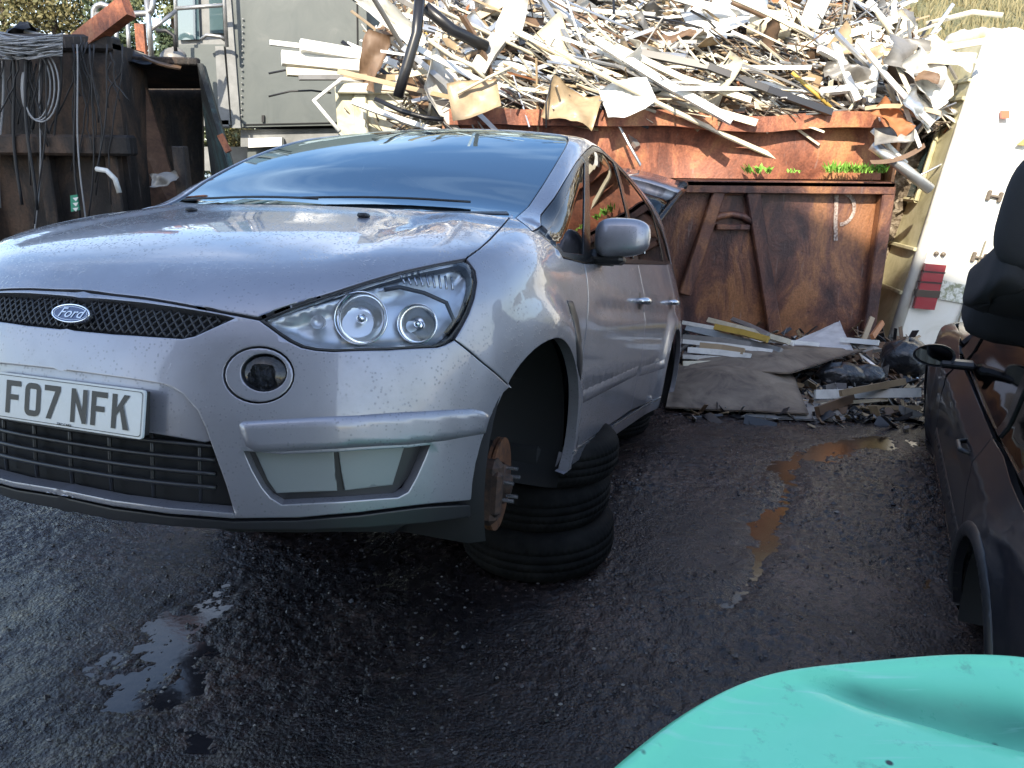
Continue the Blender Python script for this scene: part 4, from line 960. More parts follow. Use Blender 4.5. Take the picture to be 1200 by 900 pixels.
for i in range(n):
    for j in range(4): fs.append((i*4+j,i*4+(j+1)%4,(i+1)*4+(j+1)%4,(i+1)*4+j))
fs+=[(3,2,1,0),(n*4,n*4+1,n*4+2,n*4+3)]; b.add(vs,fs); b.build('top_rim',UPM,skip)
px_=lambda x,y,Y=YS-.05: tuple(A3(x,y,Y)-np.array([ox,YS,0]))
def rib(a,c,w_,t_,nm='rib',m_=SKIPR):
    a=Vector(px_(*a));c=Vector(px_(*c)); b=MB(); d=(c-a); l=d.length; rot=d.to_track_quat('Z','Y').to_matrix(); q=Matrix((Vector((0,1,0)).cross(d.normalized()),Vector((0,1,0)),d.normalized())).transposed()
    b.box(tuple((a+c)/2),(w_,t_,l),rot=q,bev=.01); return b.build(nm,m_,skip)
rib((843,222),(802,345),.11,.08); rib((881,222),(908,392),.12,.08); rib((838,228),(872,228),.01,.01,'bracket')
b=MB(); b.box(px_(858,266,YS-.03),(.30,.10,.05),bev=.01); b.build('bracket',SKIPR,skip)
b=MB(); 
pp=[px_(833,259,YS-.06),px_(845,253,YS-.06),px_(858,251,YS-.06),px_(872,254,YS-.06),px_(881,260,YS-.06)]; b.tube(pp,.03,8); b.build('lifting_loop',SKIPR,skip,True)
b=MB(); b.box((hw_-.04,-.04,ZL/2),(.11,.12,ZL-.02),bev=.01); b.build('corner_post',SKIPR,skip)
b=MB(); b.add(*slab([(hw_+.0,0,0),(hw_+.0,4.5,0),(hw_+.14,4.5,ZR),(hw_+.14,.2,ZR)],.03)); b.build('side_panel',UPM,skip)
for k in range(4):
    b=MB(); b.box((hw_+.12,.5+k*.9,ZR/2),(.1,.10,ZR-.05),rot=Matrix.Rotation(R(3.5),3,'Y'),bev=.01); b.build('rib',UPM,skip)
b=MB(); b.add(*slab([(-hw_,0,0),(-hw_,4.5,0),(-hw_-.1,4.5,ZR),(-hw_-.1,.2,ZR)],.03)); b.build('side_panel',SKIPR,skip)
b=MB(); b.add(*slab([(-hw_,4.5,0),(hw_,4.5,0),(hw_+.1,4.5,ZR),(-hw_-.1,4.5,ZR)],.03)); b.build('back_panel',SKIPR,skip)
# painted P
SPRAY=mat('spray_paint',(.3,.25,.22),.7,noise=(45,6,[(.35,(.12,.06,.045)),(.5,(.28,.22,.19)),(.7,(.52,.45,.40))]))
P_=[(979,282),(979,262),(980,243),(981,226)]
b=MB(); 
def flatstroke(b,pts,w_,yy):
    P=[Vector(px_(x,y,YS)) for x,y in pts]
    for q_ in P: q_.y=dent(q_.x,q_.z)-.012+yy
    for i in range(len(P)-1):
        d=(P[i+1]-P[i]).normalized(); q=Vector((d.z,0,-d.x))*w_/2; b.quad(tuple(P[i]-q),tuple(P[i+1]-q),tuple(P[i+1]+q),tuple(P[i]+q))
flatstroke(b,P_,.035,0); flatstroke(b,[(981,226),(986,225.5),(990,226.5),(994.5,228.5),(998,231.5),(1000.5,236),(1001.5,241),(1001,247),(999.5,252),(996.5,256.5),(993,260),(989,262),(984,263)],.032,-.003)
b.build('painted_letter',SPRAY,skip)
# weeds on the ledge
def weed(c,n,h,sp,label,broad=.02,name='weed_plant'):
    b=MB()
    for i in range(n):
        a=random.uniform(0,6.28); l=h*random.uniform(.5,1.1); lean=random.uniform(.3,1.1); o=Vector((random.uniform(-sp,sp),random.uniform(-.05,.05),0)); d=Vector((math.cos(a)*lean,math.sin(a)*lean,1)).normalized(); s_=d.cross(Vector((0,0,1))).normalized()*broad
        m1=o+d*l*.5; e=o+d*l+Vector((0,0,-.25*l*lean)); b.add([o,m1-s_,e,m1+s_],[(0,1,2,3)])
    o=b.build(name,LEAF); o.location=c; tag(o,label,'weed'); return o
weed(tuple(A3(888,204,YS)),26,.13,.10,'small broad-leaved weed growing on the ledge of the rusty skip',.02)
weed(tuple(A3(930,203,YS)),12,.06,.05,'tiny weed sprig on the skip ledge between the bigger weeds',.012)
weed(tuple(A3(1003,203,YS)),260,.13,.26,'dense strip of bright green weeds on the ledge above the letter P',.010)

# ------------------------------------------------------------ scrap heap
def heapY(t): return YS+.1+t*2.9
XL0,XL1=-1.55,4.75
def hsurf(x,t):      # t 0..1 up the slope
    base=2.02-.50*float(sst(-.6,-1.4,np.array(x)))-.35*float(sst(3.3,4.4,np.array(x)))
    top=3.95-.15*float(sst(-1.2,-2.4,np.array(x)))-2.0*float(sst(3.6,4.7,np.array(x)))
    y=heapY(t)+.3*float(sst(-.4,-1.4,np.array(x))); z=base+(top-base)*(t**.8)+.25*float(fbm(np.array(x*1.1),np.array(t*2.+3),3,70))
    return Vector((x,y,z))
HEAPM=mat('heap_dark_mix',(.2,.15,.1),.8,noise=(9,10,[(.3,(.035,.028,.024)),(.45,(.12,.09,.06)),(.6,(.30,.25,.19)),(.78,(.5,.48,.44))],1.5),bump=(18,1,.05))
vs=[];fs=[];nx_,nt_=150,60
for j in range(nt_+1):
    for i in range(nx_+1):
        x=XL0+(XL1-XL0)*i/nx_; p=hsurf(x,j/nt_); q=.22*float(fbm(np.array(x*5),np.array(j*.35),3,77,.7)); vs.append((p.x,p.y+.34-q*.3,p.z-.10+q))
fs=[(j*(nx_+1)+i,j*(nx_+1)+i+1,(j+1)*(nx_+1)+i+1,(j+1)*(nx_+1)+i) for j in range(nt_) for i in range(nx_)]
k=len(vs)
# close it down to the ground behind and at the ends
ring=[i for i in range(nx_+1)]+[j*(nx_+1)+nx_ for j in range(1,nt_+1)]+[nt_*(nx_+1)+i for i in range(nx_-1,-1,-1)]+[j*(nx_+1) for j in range(nt_-1,0,-1)]
base=[len(vs)+i for i in range(len(ring))]
for r0 in ring: v=vs[r0]; vs.append((v[0],v[1]+(.25 if v[1]<YS+1 else 0),.02))
for a in range(len(ring)): c=(a+1)%len(ring); fs.append((ring[a],base[a],base[c],ring[c]))
heap=mesh('scrap_mound',vs,fs,HEAPM); tag(heap,'tangled mound of small scrap metal offcuts filling and overflowing the skips','scrap heap',kind='stuff')
def flatm(name,c,rough=.45,metal=0,var=.25,sc=8):
    d=tuple(v*(1-var) for v in c); e=tuple(min(1,v*(1+var*.4)) for v in c); return mat(name,c,rough,metal,noise=(sc,7,[(.3,d),(.5,c),(.7,e)],.5))
SM={'white':flatm('white_upvc',(.72,.71,.66)),'cream':flatm('cream_strip',(.62,.56,.42)),'silver':flatm('bare_aluminium',(.52,.52,.51),.32,.75),'tan':flatm('tan_strip',(.34,.25,.15)),'brown':flatm('brown_strip',(.14,.085,.05),.6),'grey':flatm('grey_strip',(.22,.21,.195),.5,.3),'black':flatm('black_strip',(.015,.015,.017),.35),'yellow':flatm('yellow_strip',(.5,.33,.07)),'orange':flatm('rusty_strip',(.33,.13,.05),.7)}
LBL={'white':'white','cream':'cream','silver':'bare aluminium','tan':'tan','brown':'brown','grey':'grey','black':'black','yellow':'yellow','orange':'rusty'}
# tiny shards, uncounted, part of the mound
b=MB(); keys=list(SM); mats_=[SM[k] for k in keys]+[HEAPM]
for i in range(4200):
    x=random.uniform(XL0+.1,XL1-.1); t=random.random()**1.1; p=hsurf(x,t)+Vector((0,-.05,random.uniform(-.06,.10)))
    l=random.uniform(.08,.6); wd=random.uniform(.006,.024) if random.random()<.85 else random.uniform(.05,.12)
    if wd>=.05: l=random.uniform(.08,.18)
    rt=Matrix.Rotation(random.gauss(.32,.22) if (-.2<x<2.9 and random.random()<.75) else random.gauss(.2,.8),3,'Y')@Matrix.Rotation(random.gauss(0,.6),3,'Z')@Matrix.Rotation(random.uniform(-1.5,1.5),3,'X')
    b.cur=random.choices(range(len(mats_)),[9,6,7,6,8,9,6,.2,1,8])[0]; b.box(tuple(p),(l*(1.35 if -.2<x<2.9 else 1),wd,random.uniform(.002,.012)),rot=rt)
o=b.build('scrap_offcuts',None,None,mats=mats_); tag(o,'countless small offcuts and shards strewn through the scrap heap','offcuts',kind='stuff')
# prototypes of the countable pieces
def proto_strip(kind,l,wd,seed):
    rs=random.Random(seed); b=MB(); n=8; bend=rs.uniform(-.08,.08)*l; bz=rs.uniform(-.05,.05)*l; tw=rs.uniform(-.5,.5)
    if kind=='tube':
        b.tube([(l*(i/n-.5),bend*(1-(2*i/n-1)**2),bz*math.sin(3*i/n)) for i in range(n+1)],wd/2,8); return b,True
    if kind=='flat': sec=[(-wd/2,-.003),(wd/2,-.003),(wd/2,.003),(-wd/2,.003)]
    elif kind=='angle': a=wd/2; sec=[(-a,0),(a,0),(a,-a*1.1),(a-.004,-a*1.1),(a-.004,-.004),(-a,-.004)]
    elif kind=='channel': a=wd/2; sec=[(-a,-a*.7),(-a,0),(a,0),(a,-a*.7),(a-.004,-a*.7),(a-.004,-.004),(-a+.004,-.004),(-a+.004,-a*.7)]
    elif kind=='box': a=wd/2; sec=[(-a,-a*.6),(a,-a*.6),(a,a*.6),(-a,a*.6)]
    vs=[];k=len(sec);fs=[]
    for i in range(n+1):
        t=i/n; x=l*(t-.5); yo=bend*(1-(2*t-1)**2); zo=bz*math.sin(3*t); a=tw*(t-.5)
        for (u,v) in sec: vs.append((x,yo+u*math.cos(a)-v*math.sin(a),zo+u*math.sin(a)+v*math.cos(a)))
    for i in range(n):
        for j in range(k): fs.append((i*k+j,(i+1)*k+j,(i+1)*k+(j+1)%k,i*k+(j+1)%k))
    fs.append(tuple(range(k))); fs.append(tuple(n*k+j for j in range(k))[::-1]); b.add(vs,fs); return b,False
def proto_sheet(l,wd,seed,cr=.05):
    rs=random.Random(seed); n=9; vs=[];fs=[]; ph=[rs.uniform(0,6) for _ in range(4)]; cv=rs.uniform(-.25,.25)
    cut=rs.uniform(0,.3)
    for i in range(n+1):
        for j in range(n+1):
            u,v=i/n-.5,j/n-.5; w2=1-cut*(u+.5); vs.append((u*l,v*wd*w2,cr*math.sin(u*5+ph[0])*math.cos(v*4+ph[1])+cv*l*(u*u)+cr*.5*abs(math.sin(u*7+v*5+ph[2]))))
    k=len(vs); vs+=[(x,y,z-.004) for x,y,z in vs]
    for i in range(n):
        for j in range(n):
            a=i*(n+1)+j; fs.append((a,a+n+1,a+n+2,a+1)); fs.append((a+k,a+1+k,a+n+2+k,a+n+1+k))
    ring=[j for j in range(n+1)]+[i*(n+1)+n for i in range(1,n+1)]+[n*(n+1)+j for j in range(n-1,-1,-1)]+[i*(n+1) for i in range(n-1,0,-1)]
    for a,c in zip(ring,ring[1:]+ring[:1]): fs.append((a,a+k,c+k,c))
    b=MB(); b.add(vs,fs); return b,True
PR={}
def get_proto(kind,mk,var):
    key=(kind,mk,var)
    if key not in PR:
        if kind=='sheet': b,s=proto_sheet(.6,.42,len(mk)*37+var*7+ord(mk[0]),(.05,.09,.14)[var])
        else: b,s=proto_strip(kind,1.0,{'flat':.05,'angle':.05,'channel':.06,'box':.05,'tube':.04}[kind],len(mk)*13+var*31+len(kind))
        me=bpy.data.meshes.new('scrap_'+kind); me.from_pydata([tuple(v) for v in b.v],[],b.f); me.materials.append(SM[mk]); me.update()
        if s: me.polygons.foreach_set('use_smooth',[True]*len(me.polygons))
        PR[key]=me
    return PR[key]
KN={'flat':('metal_strip','flat strip'),'angle':('angle_strip','angle strip'),'channel':('channel_strip','channel strip'),'box':('box_section','box section'),'tube':('metal_tube','tube'),'sheet':('bent_sheet','bent sheet')}
def axes(ax,up):
    ax=Vector(ax).normalized(); up=Vector(up); s_=up.cross(ax).normalized(); u=ax.cross(s_); return Matrix((ax,s_,u)).transposed()
CNT={}
LOOSE=[]
ORD=['','second','third','fourth','fifth','sixth','seventh','eighth','ninth','tenth','eleventh','twelfth']
def piece(kind,mk,c,ax,up,l,wsc=1,where='in the scrap heap',var=None,label=None):
    me=get_proto(kind,mk,random.randrange(3) if var is None else var); nm,word=KN[kind]
    o=bpy.data.objects.new(nm,me); col.objects.link(o); m4=axes(ax,up).to_4x4(); m4.translation=Vector(c)
    s0=l if kind!='sheet' else l/.6; o.matrix_world=m4@Matrix.Diagonal((s0,(wsc if kind!='sheet' else s0*wsc),(wsc if kind!='sheet' else s0*.8),1))
    if label: tag(o,label,'scrap')
    else:
        tag(o,'x','scrap',group='%s %ss %s'%(LBL[mk],word,where)); a=Vector(ax).normalized(); sl=a.z/(abs(a.x)+1e-6)*(1 if a.x>0 else -1)
        tl_='standing steeply' if abs(sl)>1.2 else ('falling right' if sl<-.15 else ('rising right' if sl>.15 else 'lying level'))
        o['_k']=((('short','long')[l>1.0] if kind!='sheet' else ('small','large')[l>.38]),LBL[mk],word,tl_); LOOSE.append(o)
    return o
up0=Vector((0,-.8,.7))
for i in range(285):
    x=random.uniform(XL0+.3,XL1-.35); t=random.random()**1.15
    zone='left' if x<-.2 else ('mid' if x<2.7 else 'right')
    if zone=='mid': ang=random.gauss(-.32,.22)
    elif zone=='left': ang=random.gauss(-.05,.6)
    else: ang=random.gauss(-.5,.8)
    ax=Vector((math.cos(ang),random.gauss(0,.22),math.sin(ang)))
    kind=random.choices(['flat','angle','channel','box','tube'],[5,3,3,2,1.6])[0]; mk=random.choices(['white','cream','silver','tan','brown','grey','black','yellow','orange'],[15,8,8,3,2.5,6,3,.3,.1])[0]
    l=random.choice([.6,.9,1.3,1.8,2.3]) * (1 if zone!='right' else .6); p=hsurf(x,t)+Vector((0,-random.uniform(.02,.16),random.uniform(-.02,.14)))
    half=.5*l*abs(ax.normalized().x)
    if p.x-half<XL0-.2 or p.x+half>XL1+.1: p.x=min(max(p.x,XL0+half),XL1-half)
    piece(kind,mk,p,ax,up0+Vector((random.gauss(0,.5),0,random.gauss(0,.5))),l,random.uniform(.4,1.35),'in the scrap heap')
for i in range(85):
    x=random.uniform(XL0+.3,XL1-.4); t=random.random(); p=hsurf(x,t)+Vector((0,-random.uniform(.0,.12),random.uniform(0,.1)))
    mk=random.choices(['white','cream','silver','tan','brown','grey'],[8,4,5,5,4,4])[0]
    piece('sheet',mk,p,(math.cos(random.gauss(0,.8)),random.gauss(0,.4),random.gauss(0,.7)),up0+Vector((random.gauss(0,.6),0,random.gauss(0,.5))),random.uniform(.25,.75),random.uniform(.4,1.0),'in the scrap heap')
def name_loose():
    D={}
    for o in LOOSE:
        p=o.matrix_world.translation; k=tuple(o['_k']); del o['_k']
        if p.x<XL0-1: place='on top of the dark skip'
        else:
            zx=int(min(4,max(0,(p.x-XL0)/(XL1-XL0)*5))); ht=p.z; hz_='foot' if ht<2.35 else ('middle' if ht<3.0 else 'crest')
            place='at the %s, %s'%(hz_,['far left of the heap','left of the heap','centre of the heap','right of the heap','far right of the heap'][zx])
        D.setdefault((k,place),[]).append(o)
    for (k,place),L_ in D.items():
        L_.sort(key=lambda o:o.matrix_world.translation.x)
        for i,o in enumerate(L_):
            pre='' if len(L_)==1 else ('leftmost ' if i==0 else ORD[min(i,11)]+' ')
            o['label']=('%s%s %s %s %s %s'%(pre,k[0],k[1],k[2],k[3],place))
# pieces one can point to
def bar(name,pts,r,m_,label,cat,sq=False,n=8):
    b=MB(); 
    if sq:
        for a,c in zip(pts[:-1],pts[1:]):
            a=Vector(a);c=Vector(c); d=(c-a); b.box(tuple((a+c)/2),(d.length,r*2,r*1.2),rot=axes(d,(0,-1,.3)))
    else: b.tube([tuple(p) for p in pts],r,n)
    o=b.build(name,m_,None,not sq); tag(o,label,cat); return o
bar('black_downpipe',[A3(492,-2,6.9),A3(488,40,6.85),A3(476,80,6.8),A3(466,114,6.8)],.045,SM['black'],'glossy black plastic downpipe hanging down the left side of the scrap heap','pipe')
b=MB(); b.tube([tuple(A3(475,64,6.78)),tuple(A3(474,68,6.78))],.052,8); 
bar('black_gutter',[A3(498,8,7.0),A3(530,35,7.05),A3(570,55,7.2)],.05,SM['black'],'black gutter length slanting right from the top of the black downpipe','pipe')
bar('charred_plank',[A3(585,45,7.3),A3(572,62,7.25),A3(560,84,7.2)],.07,SM['grey'],'short dark grey ribbed plank standing up in the left of the heap','plank',True)
bar('long_trim',[A3(700,48,7.2),A3(780,98,7.0),A3(858,142,6.78)],.034,SM['white'],'longest white trim board, sliding down over the rim of the rusty skip','board',True)
bar('long_trim',[A3(722,55,7.22),A3(800,92,7.1),A3(880,118,7.0)],.026,SM['cream'],'cream board lying just above the longest white trim board','board',True)
bar('black_trim',[A3(740,60,7.35),A3(830,78,7.15),A3(900,105,7.05),A3(975,132,7.0)],.030,SM['black'],'long black trim sweeping down to the right across the middle of the heap','board',True)
bar('aluminium_tube',[A3(1022,170,6.9),A3(1050,190,6.8),A3(1090,222,6.8)],.045,SM['silver'],'silver tube hanging down between the rusty skip and the white van','tube')
bar('aluminium_tube',[A3(1022,152,6.95),A3(1040,170,6.9),A3(1062,192,6.85)],.022,SM['white'],'thin white rail just above the silver tube at the skip corner','tube')
bar('white_post',[A3(978,50,7.3),A3(990,85,7.2),A3(1005,118,7.1)],.03,SM['white'],'upright white lath in the right of the heap','lath',True)
bar('yellow_rail',[A3(928,85,7.15),A3(950,105,7.1),A3(974,126,7.05)],.016,SM['yellow'],'thin yellow rail in the right half of the heap','rail')
bar('white_post',[A3(1060,150,6.9),A3(1045,110,7.0),A3(1032,80,7.1)],.02,SM['tan'],'bent tan stick standing in the heap above the skip corner','stick')
bar('white_pole',[A3(1020,60,8.4),A3(1090,70,8.2),A3(1105,85,8.0)],.05,SM['white'],'white pole sticking out of the right end of the heap','pole')
bar('white_pole',[A3(1085,28,8.6),A3(1140,14,8.4),A3(1175,18,8.3)],.025,SM['cream'],'thin pale pole pointing right against the hillside','pole')
# boards sticking out over the grey machine
for i,(x0,y0,x1,y1,c_,r_0,lb) in enumerate(((316,50,420,62,'white',.022,'thin white lath poking out left over the grey machine'),(352,53,430,66,'white',.05,'upper broad white board poking out left over the grey machine'),(330,68,432,78,'white',.06,'middle broad white board poking out left over the grey machine'),(336,84,425,90,'cream',.035,'lowest cream board poking out left over the grey machine'),(350,91,425,91,'grey',.022,'grey channel under the lowest cream board'))):
    bar('protruding_board',[A3(x0,y0,7.6-.02*i),A3(x1,y1,7.9-.02*i)],r_0,SM[c_],lb,'board',True)
bar('bent_lath',[A3(398,154,7.3),A3(368,118,7.4),A3(400,93,7.5),A3(432,97,7.6)],.02,SM['white'],'white lath bent into a hook hanging left of the heap','lath')
bar('black_cable',[A3(315,86,7.9),A3(345,80,7.9),A3(375,80,7.9),A3(395,90,7.9)],.010,WIREB,'lower black cable curving in front of the grey machine','cable')
bar('black_cable',[A3(315,113,7.85),A3(340,107,7.85),A3(365,106,7.85),A3(388,109,7.85)],.009,WIREB,'upper black rod curving in front of the grey machine','cable')
bar('thin_cable',[A3(640,150,6.9),A3(640,120,6.9),A3(648,90,7.0)],.008,WIREB,'thin black cable hanging down the heap behind the car roof','cable')
bar('arched_strip',[A3(500,45,7.0),A3(530,66,6.9),A3(556,78,6.85),A3(568,92,6.85)],.018,SM['cream'],'cream strip arching over the left part of the heap','strip')
bar('arched_strip',[A3(536,110,6.85),A3(570,92,6.85),A3(600,78,6.9)],.013,SM['cream'],'thin cream strip crossing the brown sheet in the heap','strip')
bar('hanging_pipe',[A3(440,116,7.1),A3(470,130,7.0),A3(498,138,6.95),A3(520,140,6.95)],.022,SM['black'],'black flexible pipe drooping over the pale skip','pipe')
piece('sheet','tan',A3(556,115,6.9),(1,0,.2),(0,-1,.3),.42,1.1,label='square brown sheet facing the camera in the left of the heap',var=0)
piece('sheet','brown',A3(436,72,7.5),(.3,0,1),(-.4,-1,.1),.50,.7,label='dark brown curved sheet at the left edge of the heap',var=1)
piece('sheet','tan',A3(670,125,7.0),(1,0,-.3),(0,-1,.4),.45,1.0,label='tan sheet with a dark stain above the car roof end',var=2)
piece('sheet','white',A3(735,115,6.95),(1,0,.3),(0,-1,.5),.42,1.0,label='white perforated sheet hanging at the left end of the rusty skip rim',var=1)
piece('sheet','white',A3(600,25,7.6),(.4,0,1),(-.3,-1,.2),.40,.8,label='white upright panel at the top left of the heap',var=1)
piece('sheet','white',A3(850,18,8.0),(1,0,.35),(0,-1,.6),.75,.8,label='largest white crumpled sheet at the top of the heap',var=0)
piece('sheet','white',A3(455,20,7.6),(1,0,-.8),(-.3,-1,.4),.8,.35,label='white folded cladding sloping down at the top left of the heap',var=2)
piece('sheet','tan',A3(1030,72,7.6),(1,0,.1),(0,-1,.2),.8,.35,label='long brown curved sheet in the right of the heap',var=1)
piece('sheet','tan',A3(1026,62,7.2),(.9,0,.5),(0,-1,.2),.17,1.0,label='small square tan tile in the right of the heap',var=0)
b=MB(); b.box(tuple(A3(955,12,7.9)),(.16,.16,.34),rot=Matrix.Rotation(.35,3,'Y'),bev=.01); tag(b.build('box_duct',SM['white']),'short white square duct standing at the top right of the heap','duct')
b=MB(); rt=axes((1,-.5,-.25),(0,0,1)); c=Vector(A3(905,30,7.9)); b.tube([tuple(c+rt@Vector((-.2,0,0))),tuple(c+rt@Vector((.2,0,0)))],.13,20,cap=False); b.tube([tuple(c+rt@Vector((-.2,0,0))),tuple(c+rt@Vector((.2,0,0)))],.12,20,cap=False); tag(b.build('round_duct',SM['cream'],None,True),'short cream round duct lying at the top of the heap','duct')
piece('sheet','orange',A3(1060,128,7.0),(1,0,-.2),(0,-1,.6),.30,.5,label='rusty orange curved plate at the right corner of the skip',var=0)
piece('sheet','grey',A3(1000,88,7.25),(1,0,-.1),(0,-1,.5),.5,.45,label='grey bent panel in the right half of the heap',var=2)

for i,(x,y,mk,kd,l) in enumerate(((1050,96,'white','channel',.9),(1068,110,'cream','flat',.7),(1085,92,'white','sheet',.5),(1075,70,'grey','sheet',.55),(1100,74,'white','angle',.8),(1058,130,'tan','flat',.6),(1066,140,'white','flat',.5),(1048,158,'grey','sheet',.3),(1095,55,'cream','channel',.8),(1062,118,'black','tube',.7),(1078,128,'silver','sheet',.35),(1052,180,'brown','flat',.5),(1112,66,'cream','sheet',.4),(1045,140,'orange','sheet',.35),(1070,85,'brown','sheet',.4))):
    piece(kd,mk,A3(x,y,6.75+.02*(i%5)),(1,random.gauss(0,.2),random.gauss(-.5,.6)),(0,-1,.5),l,.8,'spilling against the white van')
# pale skip to the left, under the heap
x0,x1=A3(413,140,8.0)[0],A3(560,140,8.0)[0]
STAIN=mat('stained_cream',(.5,.47,.36),.6,noise=(2.6,9,[(.3,(.30,.24,.10)),(.48,(.52,.50,.38)),(.7,(.66,.64,.55))],1.2))
ps=empty('pale_skip',((x0+x1)/2,7.7,0),'pale stained skip under the left end of the scrap heap','skip')
zt=A3(415,100,7.6)[2]; hh=(x1-x0)/2
b=MB(); b.add(*slab([(-hh,0,0),(hh,0,0),(hh,-.1,zt),(-hh-.02,-.1,zt)],.05)); b.build('front_panel',STAIN,ps)
b=MB(); b.add(*slab([(-hh-.05,3,0),(-hh-.05,0,0),(-hh-.07,-.1,zt),(-hh-.07,3,zt)],.05)); b.build('side_panel',STAIN,ps)
b=MB(); b.box((0,-.13,zt-.03),(2*hh+.1,.1,.09),bev=.01); b.build('top_rim',STAIN,ps)
b=MB(); b.box((-hh+.16,-.10,zt/2),(.12,.06,zt-.15),bev=.01); b.build('rib',STAIN,ps)

# ------------------------------------------------------------ scrap on the ground before the skip
GRIMY=mat('grimy_sheet',(.16,.12,.09),.7,noise=(4,9,[(.3,(.05,.035,.028)),(.48,(.15,.115,.085)),(.7,(.24,.19,.14))],.7),bump=(35,.3,.006))
def gsheet(name,pts,m_,label,curl=.05,th=.008,sag=.0,cat='sheet'):
    """pts: four corners in world; bilinear sheet with a rolled relief"""
    a,b_,c,d=[Vector(p) for p in pts]; n=22; vs=[];fs=[]
    for i in range(n+1):
        for j in range(n+1):
            u,v=i/n,j/n; p=a*(1-u)*(1-v)+b_*u*(1-v)+c*u*v+d*(1-u)*v; p.z+=curl*math.sin(u*math.pi)*math.sin(v*math.pi)+.025*float(fbm(np.array(u*3),np.array(v*3),3,int(abs(a.x)*100)%50)); vs.append(tuple(p))
    k=len(vs); vs+=[(x,y,z-th) for x,y,z in vs]
    for i in range(n):
        for j in range(n):
            q=i*(n+1)+j; fs.append((q,q+n+1,q+n+2,q+1)); fs.append((q+k,q+1+k,q+n+2+k,q+n+1+k))
    ring=[j for j in range(n+1)]+[i*(n+1)+n for i in range(1,n+1)]+[n*(n+1)+j for j in range(n-1,-1,-1)]+[i*(n+1) for i in range(n-1,0,-1)]
    for q,c2 in zip(ring,ring[1:]+ring[:1]): fs.append((q,q+k,c2+k,c2))
    o=mesh(name,vs,fs,m_,None,True); tag(o,label,cat); return o
gsheet('grimy_sheet',[atz(780,478,.04),atz(948,484,.05),atz(925,428,.16),atz(790,428,.16)],GRIMY,'large grimy curled sheet lying nearest the rear of the silver car',.10)
gsheet('grimy_sheet',[atz(800,432,.16),atz(925,436,.20),atz(1012,410,.24),atz(860,400,.24)],GRIMY,'grey-brown sheet lying behind the large grimy curled sheet',.05)
gsheet('white_sheet',[atz(914,406,.22),atz(1000,411,.24),A3(984,376,6.75),A3(978,378,6.75)],flatm('dusty_white',(.50,.50,.50)),'triangular white sheet leaning against the foot of the rusty skip',.0)
gsheet('thin_sheet',[atz(868,488,.02),atz(990,492,.02),atz(1000,470,.03),atz(900,466,.06)],SM['grey'],'torn dark sheet lying in front of the grimy sheets',.02)
def gp(x,y,z): return Vector(atz(x,y,z))
defs=[('white',800,378,930,403,.30),('silver',805,384,915,412,.26),('white',800,400,905,412,.26),('cream',830,375,925,401,.32),('yellow',838,383,900,398,.33),('grey',800,395,880,404,.28),('white',806,410,880,418,.24),('silver',800,418,900,424,.20),('tan',820,405,872,412,.27),('white',880,398,960,404,.28),('silver',858,374,900,392,.34),('cream',800,427,890,428,.17)]
for i,(mk,xa,ya,xb,yb,z) in enumerate(defs):
    bar('loose_strip',[gp(xa,ya,z),gp((xa+xb)/2,(ya+yb)/2-1,z),gp(xb,yb,z)],random.uniform(.014,.028),SM[mk],None,None,True)['label']='x'
    o=col.objects[-1]
ls=[o for o in col.objects if o.name.startswith('loose_strip')]
for i,(o,d_) in enumerate(zip(ls,defs)): tag(o,'%s %s strip, number %d from the back, in the bundle at the foot of the rusty skip'%(LBL[d_[0]],('shorter','longer')[d_[3]-d_[1]>100],i+1) if False else '%s%s strip of the bundle at the foot of the rusty skip'%((['upper ','middle ','lower ','lowest '][[q[0] for q in defs[:i]].count(d_[0])]) if [q[0] for q in defs].count(d_[0])>1 else '',LBL[d_[0]]),'strip','bundle of strips at the foot of the rusty skip')
for (xa,ya,xb,yb,z,mk,r0,lb) in ((955,462,1078,460,.10,'white',.032,'bright white plank lying in front of the tangle at the foot of the van'),(962,474,1040,468,.05,'cream',.012,'thin cream rod lying in front of the bright white plank'),(1030,448,1045,415,.2,'cream',.03,'cream batten leaning up beside the foot of the van'),(985,461,1060,447,.16,'tan',.022,'tan batten crossing behind the bright white plank'),(958,482,1000,466,.06,'brown',.03,'brown batten under the bright white plank'),(1000,478,1078,478,.03,'tan',.016,'lowest tan lath near the mirror of the black car'),(1012,398,1022,372,.35,'tan',.02,'tan stick standing at the right corner of the skip'),(1022,395,1034,378,.38,'orange',.02,'orange stick standing at the right corner of the skip'),(985,398,1030,402,.28,'white',.02,'white lath behind the tan stick at the skip corner')):
    bar('loose_batten',[gp(xa,ya,z),gp(xb,yb,z+.02)] if abs(ya-yb)<20 else [Vector(A3(xa,ya,6.3)),Vector(A3(xb,yb,6.4))],r0,SM[mk],lb,'batten',True)
# uncounted low rubbish
b=MB(); mats2=[SM['black'],SM['grey'],SM['brown'],SM['tan'],SM['silver'],SM['white']]
for i in range(2200):
    xp=random.uniform(800,1078); cx_,cy_=atz(xp,random.uniform(405,478 if xp<950 else 484)+random.gauss(0,5),.05)[:2]
    hz=.02+.20*float(sst(5.2,6.8,np.array(cy_)))
    b.cur=random.choices(range(6),[12,6,6,3,.6,.3])[0]; l=random.uniform(.03,.22); rt=Matrix.Rotation(random.uniform(0,6),3,'Z')@Matrix.Rotation(random.gauss(0,.5),3,'Y')@Matrix.Rotation(random.gauss(0,.6),3,'X')
    b.box((cx_,cy_,random.uniform(.0,hz)),(l,random.uniform(.006,.035) if random.random()<.8 else .07,random.uniform(.002,.008)),rot=rt)
o=b.build('small_rubbish',None,None,mats=mats2); tag(o,'litter of small dark scrap at the foot of the rusty skip','rubbish',kind='stuff')
